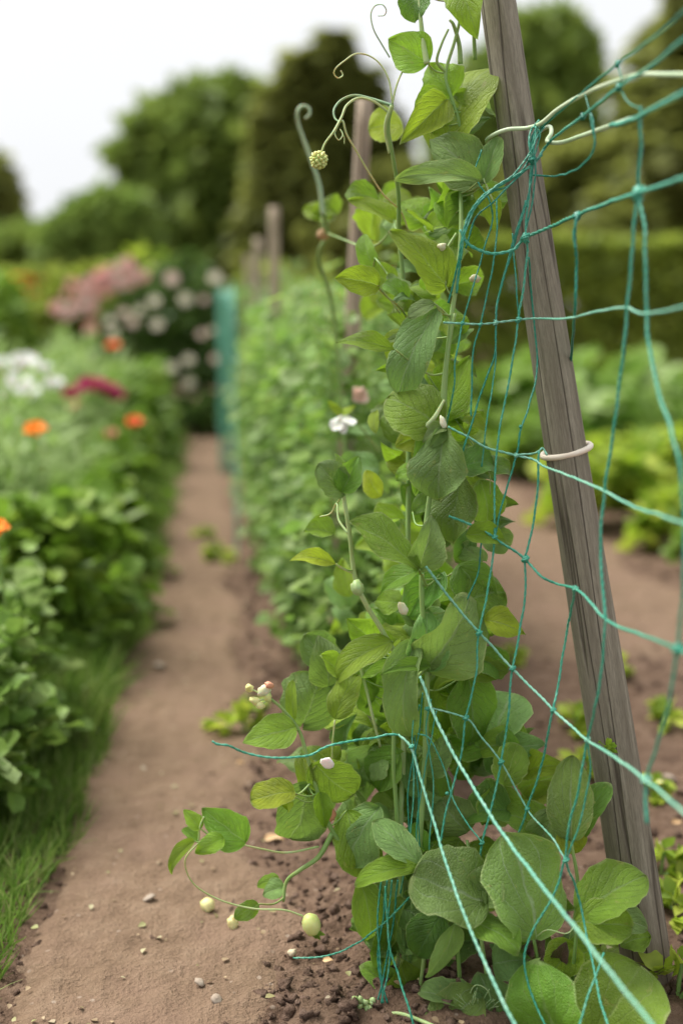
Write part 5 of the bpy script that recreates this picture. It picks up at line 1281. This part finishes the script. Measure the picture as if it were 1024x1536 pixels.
def conifer(label, pxc, Y, cones, n, size=.42, mat='fol_conifer'):
    base = PY(pxc, 450, Y); root = thing('conifer_tree', label, 'conifer', (base.x, Y, 0)); k = Y / F; PP = []; DD = []
    tot = sum(c[2] * (430 - c[1]) for c in cones); m = MB()
    for (px, pt, rp) in cones:
        top = PY(px, pt, Y); H = top.z; x0 = top.x - base.x; nn = int(n * rp * (430 - pt) / tot)
        t = NR.random(nn) ** .62; lay = np.floor(t * 17) / 17 + NR.normal(0, .012, nn); z = H * (1 - .97 * np.clip(lay, 0, 1))
        a = NR.uniform(0, 2 * PI, nn); lump = 1 + .38 * np.sin(a * 3 + z * 2.3) + .28 * np.sin(a * 7 + z * 5)
        r = rp * k * (np.clip(lay, .02, 1) ** .75) * (.35 + .65 * NR.random(nn) ** .4) * lump
        PP.append(np.stack([x0 + np.cos(a) * r, np.sin(a) * r, z - r * .15], 1)); DD.append(np.stack([np.cos(a), np.sin(a), NR.uniform(-.5, .3, nn)], 1))
        m.tube([Vector((x0 * .3, 0, -.2)), Vector((x0, 0, H * .5)), Vector((x0, 0, H * .98))], lambda t: .2 * (1 - .9 * t), 7, 4)
    p = np.concatenate(PP); d = np.concatenate(DD) + rvec(len(p)) * .35
    V, Q = scatter('leaf', p, d, rvec(len(p)) * .5 + np.array([0, 0, 1]), NR.uniform(size * .6, size * 1.4, len(p)))
    obj('crown', mesh_np('crown', V, Q, M[mat]), root); m.build('trunk', M['bark'], root); return root
conifer('dark double topped conifer behind the tendrils', 480, 27, [(500, 52, 84), (448, 84, 62), (550, 108, 52), (410, 135, 42), (580, 170, 40)], 30000)
conifer('very tall dark conifer rising past the top right corner', 1050, 24, [(1100, -330, 150), (1035, 30, 48), (1180, -200, 150)], 30000)
tree('broadleaf_tree', 'tall soft green tree directly behind the leaning stake', 'tree', 800, 32, 430,
     [(800, 70, 40, 30), (838, 52, 26, 22), (858, 85, 24, 30), (775, 95, 30, 30), (765, 130, 50, 50), (830, 130, 50, 60), (790, 200, 75, 60), (840, 260, 60, 70), (770, 300, 80, 60), (820, 350, 90, 50), (730, 230, 60, 70)], 22000, .42, 'fol_tree', clump=.2, trunk_r=.3)
tree('broadleaf_tree', 'dark rounded tree at the left picture edge', 'tree', -5, 36, 430, [(0, 345, 34, 34), (18, 375, 28, 26), (-25, 330, 30, 40), (-40, 300, 50, 60)], 6000, .4, 'fol_conifer', trunk_r=.2)
tree('broadleaf_tree', 'low pale green tree left of the large rounded tree', 'tree', 150, 26, 430, [(168, 318, 22, 14), (142, 330, 28, 18), (188, 330, 30, 22), (118, 350, 28, 18), (160, 355, 44, 30), (100, 372, 30, 20), (135, 390, 50, 26), (190, 385, 40, 30)], 9000, .34, 'fol_tree_light', trunk_r=.16)
tree('broadleaf_tree', 'low green tree between the left edge and the pale green tree', 'tree', 70, 28, 430, [(70, 385, 52, 30), (30, 392, 46, 30), (100, 395, 46, 30), (-20, 398, 50, 30)], 8000, .34, 'fol_tree', trunk_r=.16)
tree('broadleaf_tree', 'dark tree filling the gap between the conifer and the stake', 'tree', 650, 26, 430, [(640, 360, 70, 60), (600, 330, 50, 70), (690, 370, 70, 60), (560, 380, 80, 60), (720, 330, 50, 60)], 14000, .36, 'fol_conifer', trunk_r=.2)
tree('broadleaf_tree', 'dark tree right of the stake below the pale gap of sky', 'tree', 900, 27, 430, [(900, 330, 62, 70), (860, 300, 50, 80), (940, 330, 60, 80), (960, 270, 50, 80), (1000, 320, 60, 90), (880, 380, 90, 40)], 16000, .36, 'fol_conifer', trunk_r=.2)
